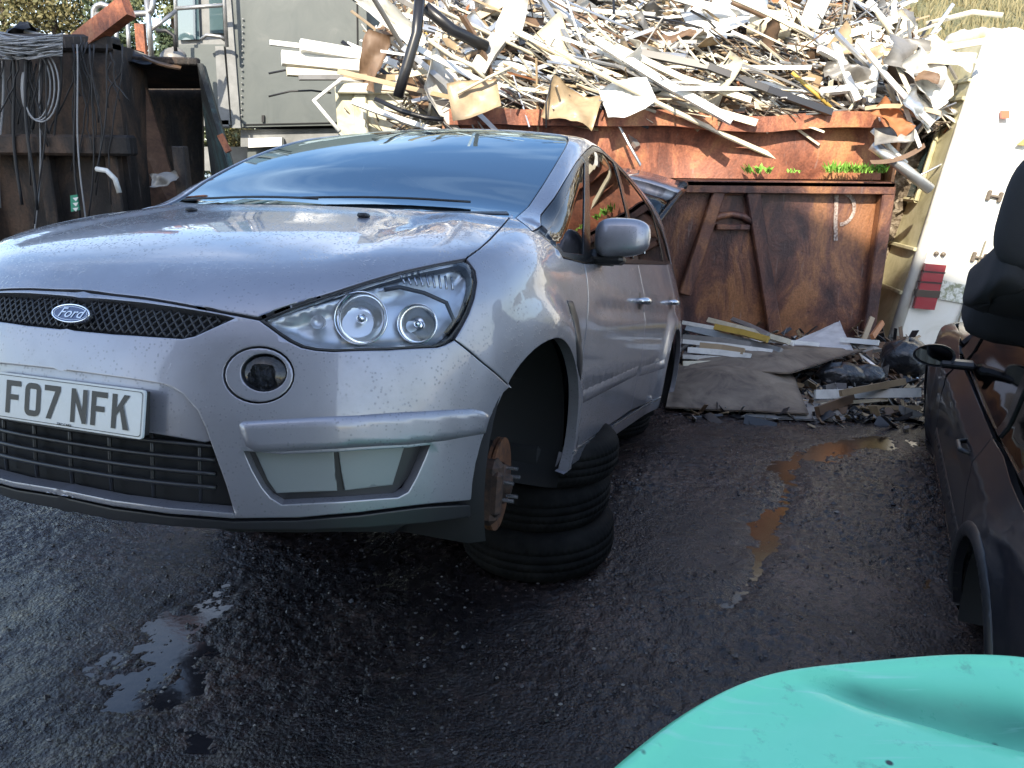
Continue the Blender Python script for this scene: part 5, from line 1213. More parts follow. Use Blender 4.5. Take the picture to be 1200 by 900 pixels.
# black bag and grey drum pieces near van foot
def blob(name,c,r_,m_,label,cat,seed=0,sq=(1,1,1)):
    b=MB(); nu,nv=26,16; vs=[];fs=[]; rs=np.random.RandomState(seed); 
    for i in range(nu):
        for j in range(nv+1):
            a=2*math.pi*i/nu; e=-math.pi/2+math.pi*j/nv; d=1+.5*float(fbm(np.array(2+math.cos(a)*1.6+seed),np.array(2+math.sin(a)*1.6+e*1.7),4,seed,.6)); vs.append((c[0]+r_*sq[0]*d*math.cos(e)*math.cos(a),c[1]+r_*sq[1]*d*math.cos(e)*math.sin(a),max(.0,c[2]+r_*sq[2]*d*math.sin(e))))
    for i in range(nu):
        for j in range(nv): fs.append((i*(nv+1)+j,((i+1)%nu)*(nv+1)+j,((i+1)%nu)*(nv+1)+j+1,i*(nv+1)+j+1))
    b.add(vs,fs); o=b.build(name,m_,None,True); tag(o,label,cat); return o
BAG=mat('black_bag',(.02,.022,.026),.3,coat=.3,bump=(9,1,.05))
blob('rubbish_bag',tuple(gp(1062,420,.18)),.19,BAG,'shiny black rubbish bag at the foot of the white van','bag',3,(1,.8,.8))
blob('rubbish_bag',tuple(gp(985,440,.1)),.16,BAG,'black crumpled bag in the tangle before the skip','bag',5,(1.2,.8,.6))
blob('rubbish_bag',tuple(gp(1015,440,.1)),.12,BAG,'smaller black lump right of the crumpled bag before the skip','bag',8,(1.2,.8,.7))

# ------------------------------------------------------------ white van
vb=Vector(A3(1040,414,7.0)); vb.z=0
van=empty('box_van',vb,'white van body seen from behind with one red tail lamp, leaning right beside the skip','van',rot=(0,R(9.2),R(-4)))
VW,VH,VL=2.1,2.75,4.6
b=MB(); n1,n2=10,12
def vpanel(name,pts,m_,th=.03,amp=.012,seed=1,smooth=True):
    a,b_,c,d=[Vector(p) for p in pts]; n=16; vs=[];fs=[]; nn=(b_-a).cross(d-a).normalized()
    for i in range(n+1):
        for j in range(n+1):
            u,v=i/n,j/n; p=a*(1-u)*(1-v)+b_*u*(1-v)+c*u*v+d*(1-u)*v; e=min(u,v,1-u,1-v)*6; p+=nn*amp*min(1,e)*float(fbm(np.array(u*3),np.array(v*3),3,seed))*4; vs.append(tuple(p))
    for i in range(n):
        for j in range(n):
            q=i*(n+1)+j; fs.append((q,q+n+1,q+n+2,q+1))
    return mesh(name,vs,fs,m_,van,smooth)
vpanel('rear_panel',[(.05,0,.0),(VW,0,.0),(VW,0,VH-.06),(.05,0,VH-.06)],VANW,seed=3)
vpanel('side_panel',[(0,VL,.0),(0,.05,.0),(0,.05,VH-.06),(0,VL,VH-.06)],VANC,amp=.03,seed=6)
vpanel('roof_panel',[(.04,.0,VH),(VW,.0,VH),(VW,VL,VH),(.04,VL,VH)],VANW,amp=.02,seed=8)
b=MB(); b.tube([(.045,.045,0),(.045,.045,VH-.02)],.055,10); b.build('corner_post',VANW,van,True)
b=MB(); b.tube([(.02,.04,VH-.04),(VW,.04,VH-.04)],.055,10); b.build('roof_edge',VANW,van,True)
b=MB(); b.tube([(.02,.04,VH-.04),(.02,VL,VH-.04)],.05,10); b.build('roof_rail',VANC,van,True)
vinv=van.matrix_basis.inverted() if False else (Matrix.Translation(vb)@van.rotation_euler.to_matrix().to_4x4()).inverted()
def vloc(x,y):     # where the sight line meets the rear panel
    o=vinv@Vector(CAM); d=vinv.to_3x3()@Vector(ray(x,y)); t=-(o.y+.012)/d.y; return o+d*t
def vslab(name,pts,m_,th=.03,par=None,bev=False):
    P=[vloc(*p) for p in pts]; P=[Vector((p.x,-.022-th,p.z)) for p in P]; v_,f_0=slab(P,th,Vector((0,-1,0))); 
    return mesh(name,v_,f_0,m_,par or van)
tl=vslab('tail_lamp',[(1068,360),(1092,362),(1106,310),(1082,308)],REDL,.045)
for q in ([(1070,346),(1097,348),(1099,340),(1072,338)],):
    vslab('lamp_band',q,mat('brown_lens',(.05,.03,.02),.3,coat=.6),.05,tl)
for q in ([(1074,330),(1100,332),(1101,330),(1075,328)],[(1079,318),(1104,320),(1104.6,318),(1079.6,316)]):
    vslab('lamp_divider',q,mat('dark_lens_line',(.03,.005,.008),.4),.048,tl)
vslab('door_seam',[(1114,398),(1116,398),(1155.5,282),(1153.5,282)],mat('seam_rubber',(.20,.18,.13),.8),.006)
HG=mat('hinge_rust',(.16,.13,.10),.6,.4)
for (x,y) in ((1147,302),(1119,395),(1165,230)):
    p=vloc(x,y); b=MB(); b.box((p.x,-.02,p.z),(.13,.03,.022),bev=.006); b.box((p.x-.05,-.02,p.z+.0),(.03,.035,.09),bev=.008); b.box((p.x+.05,-.02,p.z+.0),(.03,.035,.09),bev=.008); b.build('hinge',HG,van)
for (x,y) in ((1097,297),(1105,298)):
    p=vloc(x,y); b=MB(); b.lathe([(.001,.02),(.018,.018),(.022,0)],12,(p.x,-.015,p.z),rot=Vector((0,-1,0)).to_track_quat('Z','Y').to_matrix()); b.build('bolt',HG,van,True)
vslab('reflective_band',[(1099,350),(1143,358),(1152,338),(1104,328)],mat('worn_band',(.45,.46,.36),.6,noise=(22,8,[(.42,(.24,.25,.15)),(.56,(.66,.66,.60))],.8)),.004)
vslab('small_marker_lamp',[(1171,139),(1180,139),(1180,130),(1171,130)],mat('orange_lens',(.6,.12,.05),.3,coat=1),.03)
vslab('rear_trim',[(1190,170),(1200,171),(1215,160),(1205,158)],mat('ochre_trim',(.35,.27,.10),.6),.02)
b=MB(); b.add(*slab([(-.02,1.0,1.35),(-.02,.35,1.35),(-.02,.35,1.95),(-.02,1.0,1.95)],.02)); wv=b.build('side_window',DGLASS,van)
b=MB()
for (a,c) in (((0,.32,1.32),(0,1.03,1.32)),((0,1.03,1.32),(0,1.03,1.98)),((0,1.03,1.98),(0,.32,1.98)),((0,.32,1.98),(0,.32,1.32)),((0,.66,1.32),(0,.66,1.98))): b.tube([(-.03,)+a[1:],(-.03,)+c[1:]],.022,6)
b.build('window_frame',VANC,wv)
for z in (2.2,2.35,.9,.5): 
    b=MB(); b.box((-.015,VL/2,z),(.03,VL-.1,.035),bev=.006); b.build('side_rib',VANC,van)
b=MB(); b.box((VW/2,.06,-.0),(VW,.1,.12),bev=.02); b.build('sill_bar',HG,van)

# ------------------------------------------------------------ black coupe
m0=Vector(atz(1100,415,.72)); a0=Vector(atz(1112,712,.06)); 
# heading from the sill line
f1=Vector(atz(1086,545,.08)); f2=Vector(atz(1116,735,.08)); hd=(f1-f2); hd.z=0; hd.normalize()
zr=math.atan2(hd.y,hd.x); Rz=Matrix.Rotation(zr,3,'Z')
# rear arch centre (-1.32,.87,.17) lands on a0
bc_=Vector(atz(1118,716,.10)); off2=Rz@Vector((-1.32+.30,.86,.10)); t2=bc_-off2; t2.z=0
coupe=empty('coupe',t2,'black two-door car without wheels resting on the ground at the right edge','car',rot=(0,0,zr))
TO2=(np.array(t2),np.array(Rz)); S2=Surf(body2,(-.35,.8,.45)); S2F=Surf(body2,(.6,.5,.6))

AR2=.33
B2=lambda x:.715+.0*x
qd2=[('s',-.76,.70),('s',-1.0,.71),('s',-1.2,.70)]+[('s',-1.9,.66),('s',-2.0,.4),('s',-1.98,.12)]+[('s',-1.66,.10)]+[('s',-1.32-.33*math.cos(R(a)),.17+.33*math.sin(R(a))) for a in range(-8,190,11)]+[('s',-.97,.10),('s',-.93,.10),('s',-.88,.30),('s',-.79,.58)]
panel(S2,'rear_wing',qd2,DARKPAINT,coupe,h=.035,join=False,depth=.03,gap=.004)
dd2=panel(S2,'door',[('s',-.76,.70),('s',-.79,.58),('s',-.88,.30),('s',-.92,.13),('s',.46,.13),('s',.50,.40),('s',.48,.69),('s',.0,.70)],DARKPAINT,coupe,h=.035,join=False,depth=.02,gap=.004)
panel(S2,'sill',[('s',-.93,.12),('s',.90,.12),('s',.90,.03),('s',-.93,.03)],DARKPAINT,coupe,h=.04,join=False,off=.004)
md=panel(S2,'door_moulding',[('s',-.86,.32),('s',.47,.33),('s',.47,.29),('s',-.87,.28)],BLACKPL,coupe,h=.02,join=False,off=.002,gap=0,prof=lambda D,P:.014*sst(0,.02,D),depth=.01)
for a,c in zip(dd2,md): c.parent=a
panel(S2,'arch_moulding',[('s',-1.32-.335*math.cos(R(a)),.17+.335*math.sin(R(a))) for a in range(-8,190,9)]+[('s',-1.32-.385*math.cos(R(a)),.17+.385*math.sin(R(a))) for a in range(188,-8,-9)],BLACKPL,coupe,h=.02,join=False,off=.003,gap=0,depth=.02,prof=lambda D,P:.008*sst(0,.02,D))
panel(S2F,'front_wing',[('s',.48,.69),('s',.50,.40),('s',.46,.13),('s',.90,.12)]+[('s',1.25-.33*math.cos(R(a)),.17+.33*math.sin(R(a))) for a in range(-5,187,12)]+[('s',1.62,.12),('s',1.95,.14),('s',1.98,.45),('s',1.7,.66),('s',1.0,.73)],DARKPAINT,coupe,h=.045,join=False)
panel(S2F,'bonnet',[('s',.78,.73),('s',1.7,.665)]+t_(1.95,.4,2.05,0,.95,0,.88,.3,.80,.55),DARKPAINT,coupe,h=.06)
panel(S2F,'front_bumper',[('s',1.64,.12),('s',1.95,.14),('s',1.98,.45)]+[('s',1.72,.655)]+t_(1.97,.4,2.07,0)+f_(0,.12,.4,.12,.62,.12),DARKPAINT,coupe,h=.06)
rq=[('s',-.72,.715),('s',.42,.72),('s',.38,.80),('s',.22,1.0),('s',.04,1.14),('s',-.2,1.20),('s',-.68,1.20)]
rq2=[('s',-.80,.715),('s',-1.2,.73),('s',-1.12,.88),('s',-.97,1.02),('s',-.80,1.13)]
CW=glassmat('coupe_glass',(.08,.08,.08),.06,1.5)
wfr=panel(S2,'window_frame',[('s',-.35,.705),('s',.66,.715),('s',.60,.80),('s',.36,1.01),('s',.12,1.165),('s',-.2,1.235),('s',-.7,1.235),('s',-1.0,1.10),('s',-1.22,.90),('s',-1.34,.72)],TRIM,coupe,h=.04,join=False,holes=[rq,rq2],off=-.003,depth=.03)
for q,nm in((rq,'door_window'),(rq2,'rear_side_window')): panel(S2,nm,q,CW,coupe,h=.05,join=False,off=-.012,gap=-.004,flange=False)
panel(S2,'roof',[('s',.64,.83),('s',.38,1.03),('s',.14,1.18),('s',-.2,1.25),('s',-.7,1.25),('s',-1.02,1.115),('s',-1.25,.91),('s',-1.37,.73),('s',-1.45,.70)]+t_(-1.55,.5,-1.6,0,-1.2,0,.0,0,.18,.0,.22,.3,.30,.45,.56,.60),DARKPAINT,coupe,h=.05)
panel(S2F,'windscreen',[('s',.66,.80)]+t_(.58,.61,.34,.47,.25,.3,.21,0,.92,0,.88,.3,.82,.5),CW,coupe,h=.06,flange=False)
panel(S2,'rear_bumper',[('s',-2.0,.42),('s',-1.98,.12)]+[('t',-2.1,.3),('t',-2.12,0)]+r_(0,.12,.3,.12),DARKPAINT,coupe,h=.06) if False else None
b=MB(); b.box((-2.0,0,.35),(.22,1.36,.5),bev=.08); b.build('rear_bumper',DARKPAINT,coupe)
b=MB(); b.box((0,0,.16),(3.4,1.35,.2),bev=.03); b.box((.75,0,.50),(.3,1.4,.4),bev=.05); b.box((-1.3,0,.45),(.8,1.1,.4),bev=.05); b.build('floor_pan',INNER,coupe)
for y in (.35,-.35):
    b=MB(); b.cushion((-.1,y,.42),(.52,.46,.18)); b.cushion((-.42,y,.65),(.15,.46,.52),Matrix.Rotation(R(-15),3,'Y')); b.build('seat',CLOTHG,coupe,True)
for ax in (-1.32,1.25):
    for sg in(1,-1):
        vs=[];fs=[];n=20;r=.345
        for k in range(n+1):
            a=R(-20+220*k/n)
            for yy,q in ((.84,r),(.5,r),(.5,.001)): vs.append((ax+q*math.cos(a),yy*sg,.17+q*math.sin(a)))
        for k in range(n):
            for j in range(2): fs.append((k*3+j,k*3+j+1,(k+1)*3+j+1,(k+1)*3+j))
        mesh('wheel_well',vs,fs,INNER,coupe,True)
# mirror: oval housing with a glass facing back
def oval_mirror(sg):
    c=Vector((.18,.955*sg,.775)); vs=[];fs=[];nu,nv=24,8
    for j in range(nv+1):
        t=j/nv; rr=math.cos(t*math.pi/2)**.6 if j<nv else .02
        for i in range(nu):
            a=2*math.pi*i/nu; vs.append((c.x+.10*t-.01,c.y+.092*rr*math.cos(a)*sg,c.z+.055*rr*math.sin(a)*(1-.12*math.cos(a))))
    for j in range(nv):
        for i in range(nu): fs.append((j*nu+i,j*nu+(i+1)%nu,(j+1)*nu+(i+1)%nu,(j+1)*nu+i))
    k=len(vs)
    for i in range(nu): a=2*math.pi*i/nu; vs.append((c.x+.012,c.y+.080*math.cos(a)*sg,c.z+.044*math.sin(a)*(1-.12*math.cos(a))))
    for i in range(nu): fs.append((i,(i+1)%nu,k+(i+1)%nu,k+i))
    o=mesh('door_mirror',vs,fs,BLACKPL,coupe,True)
    mesh('mirror_glass',[(c.x+.010+.30*(v[2]-c.z),v[1],v[2]) for v in vs[k:]],[tuple(range(nu))],bpy.data.materials['mirror_glass'],o)
    b=MB(); b.box((c.x+.03,.85*sg,.735),(.08,.16,.04),bev=.015); b.build('mirror_foot',BLACKPL,o)
oval_mirror(1); oval_mirror(-1)
b=MB(); 
for dd in dd2[:1]:
    P=spec(S2,[('s',-.62,.60)])[0]; b.tube([(P[0]-.08,P[1]-.005,P[2]),(P[0]-.05,P[1]+.03,P[2]),(P[0]+.05,P[1]+.03,P[2]),(P[0]+.08,P[1]-.005,P[2])],.010,8); b.build('handle',BLACKPL,dd,True)
# removed seat standing on the roof of the coupe
sb=Vector(A3(1268,326,2.45)); 
seat=empty('car_seat',(sb.x,sb.y,sb.z-.05),'torn black car seat with a tall headrest propped on the roof of the black car','seat',rot=(0,R(6),R(-20)))
b=MB(); b.cushion((.02,.16,-.03),(.48,.44,.15),Matrix.Rotation(R(-22),3,'X'),sag=.05); b.cushion((-.20,.17,-.01),(.12,.42,.17),Matrix.Rotation(R(-22),3,'X'),sag=.08); b.build('backrest',CLOTH,seat,True)
b=MB(); b.cushion((.03,.50,-.10),(.46,.16,.36),sag=.05); b.build('seat_cushion',CLOTH,seat,True)
b=MB(); vs=[];fs=[];nu,nv=28,18
for i in range(nu):
    for j in range(nv+1):
        a=2*math.pi*i/nu;e=-math.pi/2+math.pi*j/nv
        def se(v,p): return math.copysign(abs(v)**p,v)
        vs.append((.155*se(math.cos(e),.55)*se(math.cos(a),.6)-.13,.07*se(math.cos(e),.6)*se(math.sin(a),.8),.235+.19*se(math.sin(e),.65)))
for i in range(nu):
    for j in range(nv): fs.append((i*(nv+1)+j,((i+1)%nu)*(nv+1)+j,((i+1)%nu)*(nv+1)+j+1,i*(nv+1)+j+1))
b.add(vs,fs); hr=b.build('headrest',CLOTH,seat,True)
for x in(-.19,-.06):
    b=MB(); b.tube([(x,0,.0),(x,0,.08)],.007,8); b.build('headrest_post',SATIN,hr,True)
b=MB()
for i in range(14):
    x=-.12+.26*random.random(); z=.0+.04*random.random(); b.add([(x,-.05,z),(x+.03,-.06,z+.02),(x+.01,-.08,z+.05),(x-.02,-.05,z+.03)],[(0,1,2,3)])
b.build('torn_cover',CLOTH,seat)

# ------------------------------------------------------------ turquoise plastic shell in the foreground
def shell():
    zt=.74
    E=[(690,915),(718,890),(745,868),(775,845),(805,825),(835,808),(870,793),(905,783),(950,776),(1000,771),(1060,766),(1140,762),(1200,765)]
    P=[np.array(atz(x,y,zt))[:2] for x,y in E]
    P+= [np.array(p) for p in ((1.15,1.27),(1.4,1.18),(1.55,1.0),(1.6,.7),(1.5,.3),(1.25,.08),(.9,.0),(.5,.05),(.2,.22),(.06,.45),(.04,.70))]
    P=np.array(P); c=np.array([.85,.62]); n=len(P)
    # smooth closed outline resampled by angle
    a=np.arctan2(P[:,1]-c[1],P[:,0]-c[0]); r=np.hypot(*(P-c).T); o=np.argsort(a); a=a[o];r=r[o]; A=np.concatenate([a-2*np.pi,a,a+2*np.pi]);Rr=np.tile(r,3)
    K=160; th=np.linspace(-np.pi,np.pi,K,endpoint=False); rr=np.interp(th,A,Rr)
    for _ in range(3): rr=.5*rr+.25*(np.roll(rr,1)+np.roll(rr,-1))
    tr0=np.array(atz(925,797,zt))[:2]; tr1=np.array(atz(1230,858,zt))[:2]
    rows=[]
    S_=[0.02]+list(np.linspace(.05,.90,44))+[.92,.94,.955,.965,.975,.985,.993,.998,1.0,1.002,1.004,1.008,1.02,1.04,1.06]
    vs=[];
    for s in S_:
        for k in range(K):
            q=min(s,1.0) if s<=1 else 1+ (s-1)*.6
            x=c[0]+rr[k]*q*math.cos(th[k]); y=c[1]+rr[k]*q*math.sin(th[k])
            d=rr[k]*(1-min(s,1))
            z=zt
            if s<=1.0:
                z+= .012*math.exp(-((d-.028)/.012)**2) - .022*math.exp(-(d/.010)) - .010*min(1,max(0,(d-.05)/.08))
                ab=tr1-tr0; t=((x-tr0[0])*ab[0]+(y-tr0[1])*ab[1])/(ab@ab); e=abs((x-tr0[0])*ab[1]-(y-tr0[1])*ab[0])/np.hypot(*ab)
                wd=.018+.06*max(0,min(1.3,t)); dp=.045*max(0,min(1,t*1.4)); sd=((x-tr0[0])*ab[1]-(y-tr0[1])*ab[0])/np.hypot(*ab)
                f=math.exp(-(sd/wd)**2) if sd<0 else math.exp(-(sd/(wd*.45))**2)
                z-=dp*f
                z+=.012*float(fbm(np.array(x*2.2+3),np.array(y*2.2),3,31))
            else:
                g=(s-1.0)/.06; z=zt-.022-.05*min(1,g*3)-(.70 if g>.35 else .70*g/.35)*(1 if g>.05 else 0)
                z=max(z,-.01)
            vs.append((x,y,z))
    fs=[]
    for i in range(len(S_)-1):
        for k in range(K): fs.append((i*K+k,(i+1)*K+k,(i+1)*K+(k+1)%K,i*K+(k+1)%K))
    fs.append(tuple(range(K)))
    o=mesh('plastic_tub',vs,fs,TEAL,None,True); at_=o.data.color_attributes.new('grime','FLOAT_COLOR','POINT')
    V_=np.array(vs); ab=tr1-tr0; t=((V_[:,:2]-tr0)@ab)/(ab@ab); sd=((V_[:,0]-tr0[0])*ab[1]-(V_[:,1]-tr0[1])*ab[0])/np.hypot(*ab)
    g_=np.exp(-((sd+.012+.035*np.clip(t,0,1.3))/(.012+.05*np.clip(t,0,1.3)))**2)*sst(.0,.3,t)*(.85+.7*fbm(V_[:,0]*9,V_[:,1]*9,4,12)); g_=np.clip(g_,0,1)
    cc=np.stack([g_,g_,g_,np.ones_like(g_)],1).astype(np.float32); at_.data.foreach_set('color',cc.ravel()); tag(o,'scuffed turquoise moulded plastic shell with a rolled rim in the near right corner','plastic shell'); return o
shell()

# ------------------------------------------------------------ dark containers on the left
YD=6.6
dl=A3(-60,200,YD)[0]; dr=A3(137,150,YD)[0]; ztop=A3(60,50,YD)[2]
dc=empty('dark_skip',((dl+dr)/2,YD,0),'dark grimy steel skip hung with tangled cables at the left edge','skip'); hd_=(dr-dl)/2
b=MB(); vs=[];fs=[];n=30
for j in range(n+1):
    for i in range(n+1):
        x=-hd_+2*hd_*i/n; z=ztop*j/n; vs.append((x,.05*float(fbm(np.array(x*3),np.array(z*3),3,51)),z))
fs=[(j*(n+1)+i,j*(n+1)+i+1,(j+1)*(n+1)+i+1,(j+1)*(n+1)+i) for j in range(n) for i in range(n)]
b.add(vs,fs); b.build('front_panel',DARKSK,dc,True)
b=MB(); zr_=A3(60,170,YD)[2]; b.box((.04,-.10,zr_),(2*hd_+.25,.16,.16),bev=.02); b.build('cross_rail',DARKSK,dc)
b=MB(); b.box((0,.06,ztop),(2*hd_+.1,.2,.12),bev=.02); b.build('top_rim',DARKSK,dc)
b=MB(); b.add(*slab([(hd_,.55,0),(hd_,0,0),(hd_,0,ztop),(hd_,.55,ztop)],.05)); b.build('side_panel',DARKSK,dc)
b=MB(); b.add(*slab([(-hd_,.55,0),(hd_,.55,0),(hd_,.55,ztop-.1),(-hd_,.55,ztop-.1)],.05)); b.build('back_panel',DARKSK,dc)
for k in range(4):
    b=MB(); b.box((-hd_+.3+k*.55,-.06,zr_/2),(.10,.10,zr_),bev=.01); b.build('rib',DARKSK,dc)
# open-ended bin to the right
ob=empty('open_bin',tuple(A3(190,180,7.2)*np.array([1,1,0])),'dark open-ended steel bin with a rusty brown inside, right of the dark skip','skip'); oc=A3(190,180,7.2)*np.array([1,1,0])
def OP(x,y,Y): return tuple(A3(x,y,Y)-oc)
def ground_of(x,y,Y): p=A3(x,y,Y)-oc; return (p[0],p[1],-oc[2])
b=MB(); b.add(*slab([OP(118,69,7.9),OP(118,320,7.9),OP(240,320,7.9),OP(236,78,7.9)],.04)); b.build('back_panel',DARKSK,ob)
b=MB(); b.add(*slab([OP(231,74,6.9),OP(236,78,7.9),OP(262,320,7.9),OP(305,320,6.7)],.04)); 
TEALSK=rusty('teal_worn_steel',(.014,.014,.015),(.03,.036,.038),(.05,.10,.10),5,.7,.1); b.build('side_panel',TEALSK,ob)
b=MB(); b.box(OP(175,71,6.95),(A3(232,72,6.95)[0]-A3(116,72,6.95)[0],.08,.06),rot=Matrix.Rotation(R(1),3,'Y'),bev=.01); b.build('top_rail',DARKSK,ob)
b=MB(); b.add(*slab([OP(136,104,7.0),OP(170,100,7.1),OP(235,320,6.9),OP(150,320,6.9)],.03,Vector((0,-1,0)))); b.build('inner_liner',BROWNP,ob)
b=MB(); b.add(*slab([OP(118,72,6.95),OP(232,72,6.95),OP(236,100,7.85),OP(118,100,7.85)],.03)); b.build('top_flap',DARKSK,ob)
bar('orange_edge',[A3(258,158,6.68),A3(268,178,6.66)],.025,BEAM,'short orange bracket at the front corner of the open bin','bracket',True)
# things hanging on the dark skip
bar('rusty_beam',[A3(75,66,6.7),A3(150,8,6.5)],.075,BEAM,'orange-red steel beam sticking up out of the dark skip','beam',True)
for k in range(12):
    x=4+k*11+random.uniform(-5,5); yb=random.uniform(150,300); pts=[A3(x+1.2*j*math.sin(k)+3*math.sin(j*.5+k),52+(yb-52)*j/12,YD-.16-.03*(k%3)) for j in range(13)]
    bar('hanging_cable',pts,random.choice([.006,.009,.012]),WIREB if k%4 else WIREG,None,None)
for i,o in enumerate([o for o in col.objects if o.name.startswith('hanging_cable')]): tag(o,'%s %s cable counted from the left hanging down the dark skip'%(['first']+ORD[1:],0)[0][i] if False else '%s cable from the left edge hanging down the front of the dark skip, %s'%((['first']+ORD[1:])[i],'black' if i%4 else 'pale grey'),'cable','cables hanging on the dark skip')
for k in range(3):
    pts=[A3(42+(17+k*2)*math.cos(t)+3*k,102+(38+k*1.5)*math.sin(t),YD-.20-.01*k) for t in np.linspace(-2.2,3.6,24)]
    bar('wire_loop',pts,.006,WIREG,None,None)
for i,o in enumerate([o for o in col.objects if o.name.startswith('wire_loop')]): tag(o,['innermost','middle','outermost'][i]+' of three loops of pale grey wire hanging on the dark skip','wire','pale wire loops on the dark skip')
b=MB()
for k in range(60):
    y0=random.uniform(38,62); a=random.uniform(-.2,.5); pts=[A3(-5+t*78,y0+12*math.sin(t*3+a*3)*.5+a*20*t+random.uniform(-1,1),YD-.16-random.uniform(0,.15)) for t in np.linspace(0,1,7)]
    b.tube([tuple(p) for p in pts],.005,5)
tag(b.build('wire_bundle',WIREG,None,True),'matted bundle of pale grey wires draped over the rim of the dark skip','wire',kind='stuff')
b=MB()
for k in range(30):
    x0=random.uniform(-10,140); y0=random.uniform(40,75); dx=random.gauss(0,16); ln=random.uniform(40,190); ph=random.uniform(0,6); pts=[A3(x0+dx*j/9+random.uniform(3,7)*math.sin(j*.6+ph),y0+ln*j/9,YD-.13-.08*math.sin(ph)**2) for j in range(10)]
    b.tube([tuple(p) for p in pts],.006,5)
tag(b.build('cable_tangle',WIREB,None,True),'uncounted tangle of thin black cables over the dark skip','cable',kind='stuff')
bar('white_crescent',[A3(113,198,6.35),A3(125,200,6.33),A3(135,210,6.32),A3(140,226,6.32)],.020,SM['white'],'curved white plastic arc lying against the dark skip','plastic piece')
b=MB(); P=[A3(83,229,6.3),A3(91,228,6.3),A3(94,246,6.3),A3(84,248,6.3)]; b.add(*slab([tuple(p) for p in P],.01)); gs=b.build('green_label',mat('green_sign',(.02,.25,.15),.5)); tag(gs,'small green sign with white chevrons on the dark skip','sign')
b=MB()
for k in range(3):
    y=232+k*6; b.add([tuple(A3(85,y,6.285)),tuple(A3(92,y-1,6.285)),tuple(A3(89,y+4,6.285))],[(0,1,2)])
b.build('chevron',SM['white'],gs)
piece('sheet','grey',A3(192,210,6.4),(1,0,.2),(0,-1,.6),.22,.8,label='crumpled grey panel in the mouth of the open bin',var=2)
blob('grey_cover',tuple(A3(203,70,8.8)),.13,SM['grey'],'rounded pale cover behind the open bin','cover',14,(1.2,.7,.9))
# junk on top of the dark skip
for i,(x,y,mk,l) in enumerate(((60,40,'grey',.4),(95,55,'tan',.35),(25,45,'grey',.5),(120,60,'brown',.3),(70,62,'black',.5),(10,50,'black',.5),(190,72,'brown',.3),(150,66,'black',.4))):
    piece('sheet' if i%2 else 'channel',mk,A3(x,y,6.9),(1,.2,random.gauss(0,.5)),(0,-.5,1),l,.7,'on top of the dark skip')
name_loose()
# railing
rl=empty('guard_railing',tuple(A3(160,60,8.6)),'grey tubular guard railing behind the dark skip','railing'); ro=A3(160,60,8.6)
RP=lambda x,y: tuple(A3(x,y,8.6)-ro)
b=MB(); b.tube([RP(110,76),RP(110,12),RP(113,7),RP(119,5),RP(128,8),RP(131,14)],.03,8); b.tube([RP(110,18),RP(172,16),RP(178,12),RP(180,-4)],.03,8); b.tube([RP(110,68),RP(178,66)],.028,8); b.tube([RP(172,-2),RP(178,70)],.03,8); b.build('rail_frame',GALV,rl,True)
for (x,y0) in ((122,22),(135,20),(149,20)):
    b=MB(); b.tube([RP(x,y0),RP(x+3,67)],.022,8); b.build('upright',GALV,rl,True)
bar('orange_post',[A3(164,28,8.3),A3(167,66,8.3)],.045,BEAM,'short orange post beside the grey railing','post',True)
bar('stay_rod',[A3(176,36,8.6),A3(206,13,8.8)],.02,GALV,'thin grey stay rod between the railing and the cab','rod')
bar('black_hose',[A3(183,36,8.5),A3(195,36,8.5),A3(204,42,8.5),A3(206,60,8.5)],.02,WIREB,'black hose looping beside the cab door','hose')

# ------------------------------------------------------------ grey machine with cab
YM=9.6
mo=A3(300,100,YM)*np.array([1,1,0]); mc=empty('grey_machine',tuple(mo),'grey crane housing with a glazed cab and door, behind the silver car','machine')
MP=lambda x,y,Y=YM: tuple(A3(x,y,Y)-mo)
def mslab(name,pts,m_,th=.06,par=None,dy=0):
    P=[MP(x,y,YM+dy) for x,y in pts]; v_,f_0=slab(P,th,Vector((0,-1,0))); return mesh(name,v_,f_0,m_,par or mc)
hp=mslab('engine_panel',[(283,149),(432,146),(428,-60),(266,-60)],CABGREY,2.2)
mslab('corner_trim',[(272,150),(282,150),(266,-60),(256,-60)],CABLT,.1,dy=-.03)
mslab('panel_seam',[(286,146.5),(430,143.5),(430,142.3),(286,145.3)],INNER,.02,dy=-.015)
mslab('panel_seam',[(419,144),(420.5,144),(418.5,-60),(417,-60)],INNER,.02,dy=-.015)
for (x,y) in ((308,139),(403,137)): mslab('panel_latch',[(x-1.5,y+4),(x+1.5,y+4),(x+1.5,y-4),(x-1.5,y-4)],BLACKPL,.03,dy=-.03)
for k in range(16):
    p=MP(283+.11*k*1.0,135-k*7.5,YM-.02); b=MB(); b.lathe([(.001,.008),(.010,.006),(.012,0)],8,p,rot=Vector((0,-1,0)).to_track_quat('Z','Y').to_matrix()); b.build('rivet',CABLT,mc,True)
mslab('base_frame',[(282,172),(440,170),(440,150),(282,152)],CABLT,1.8,dy=.12)
mslab('base_frame',[(290,260),(440,260),(440,165),(290,168)],CABGREY,1.6,dy=.2)
mslab('foot_plate',[(291,173),(330,171),(330,161),(291,162)],SM['white'],.1,dy=.0)
dr_=mslab('cab_door',[(209,146),(272,148),(268,52),(206,52)],CABGREY,.9,dy=.06)
mslab('door_panel',[(214,140),(260,141),(257,56),(209,56)],CABGREY,.04,dr_,dy=.0)
mslab('door_edge',[(257,146),(270,146),(262,54),(252,54)],CABLT,.06,dr_,dy=-.01)
mslab('door_edge',[(209,147),(268,148),(268,141),(209,140)],CABLT,.05,dr_,dy=-.01)
cw=mslab('cab_frame',[(206,56),(268,56),(256,-60),(200,-60)],CABLT,.8,dy=.1)
mslab('cab_window',[(209,47),(234,46),(230,-60),(206,-60)],DGLASS,.03,cw,dy=.05)
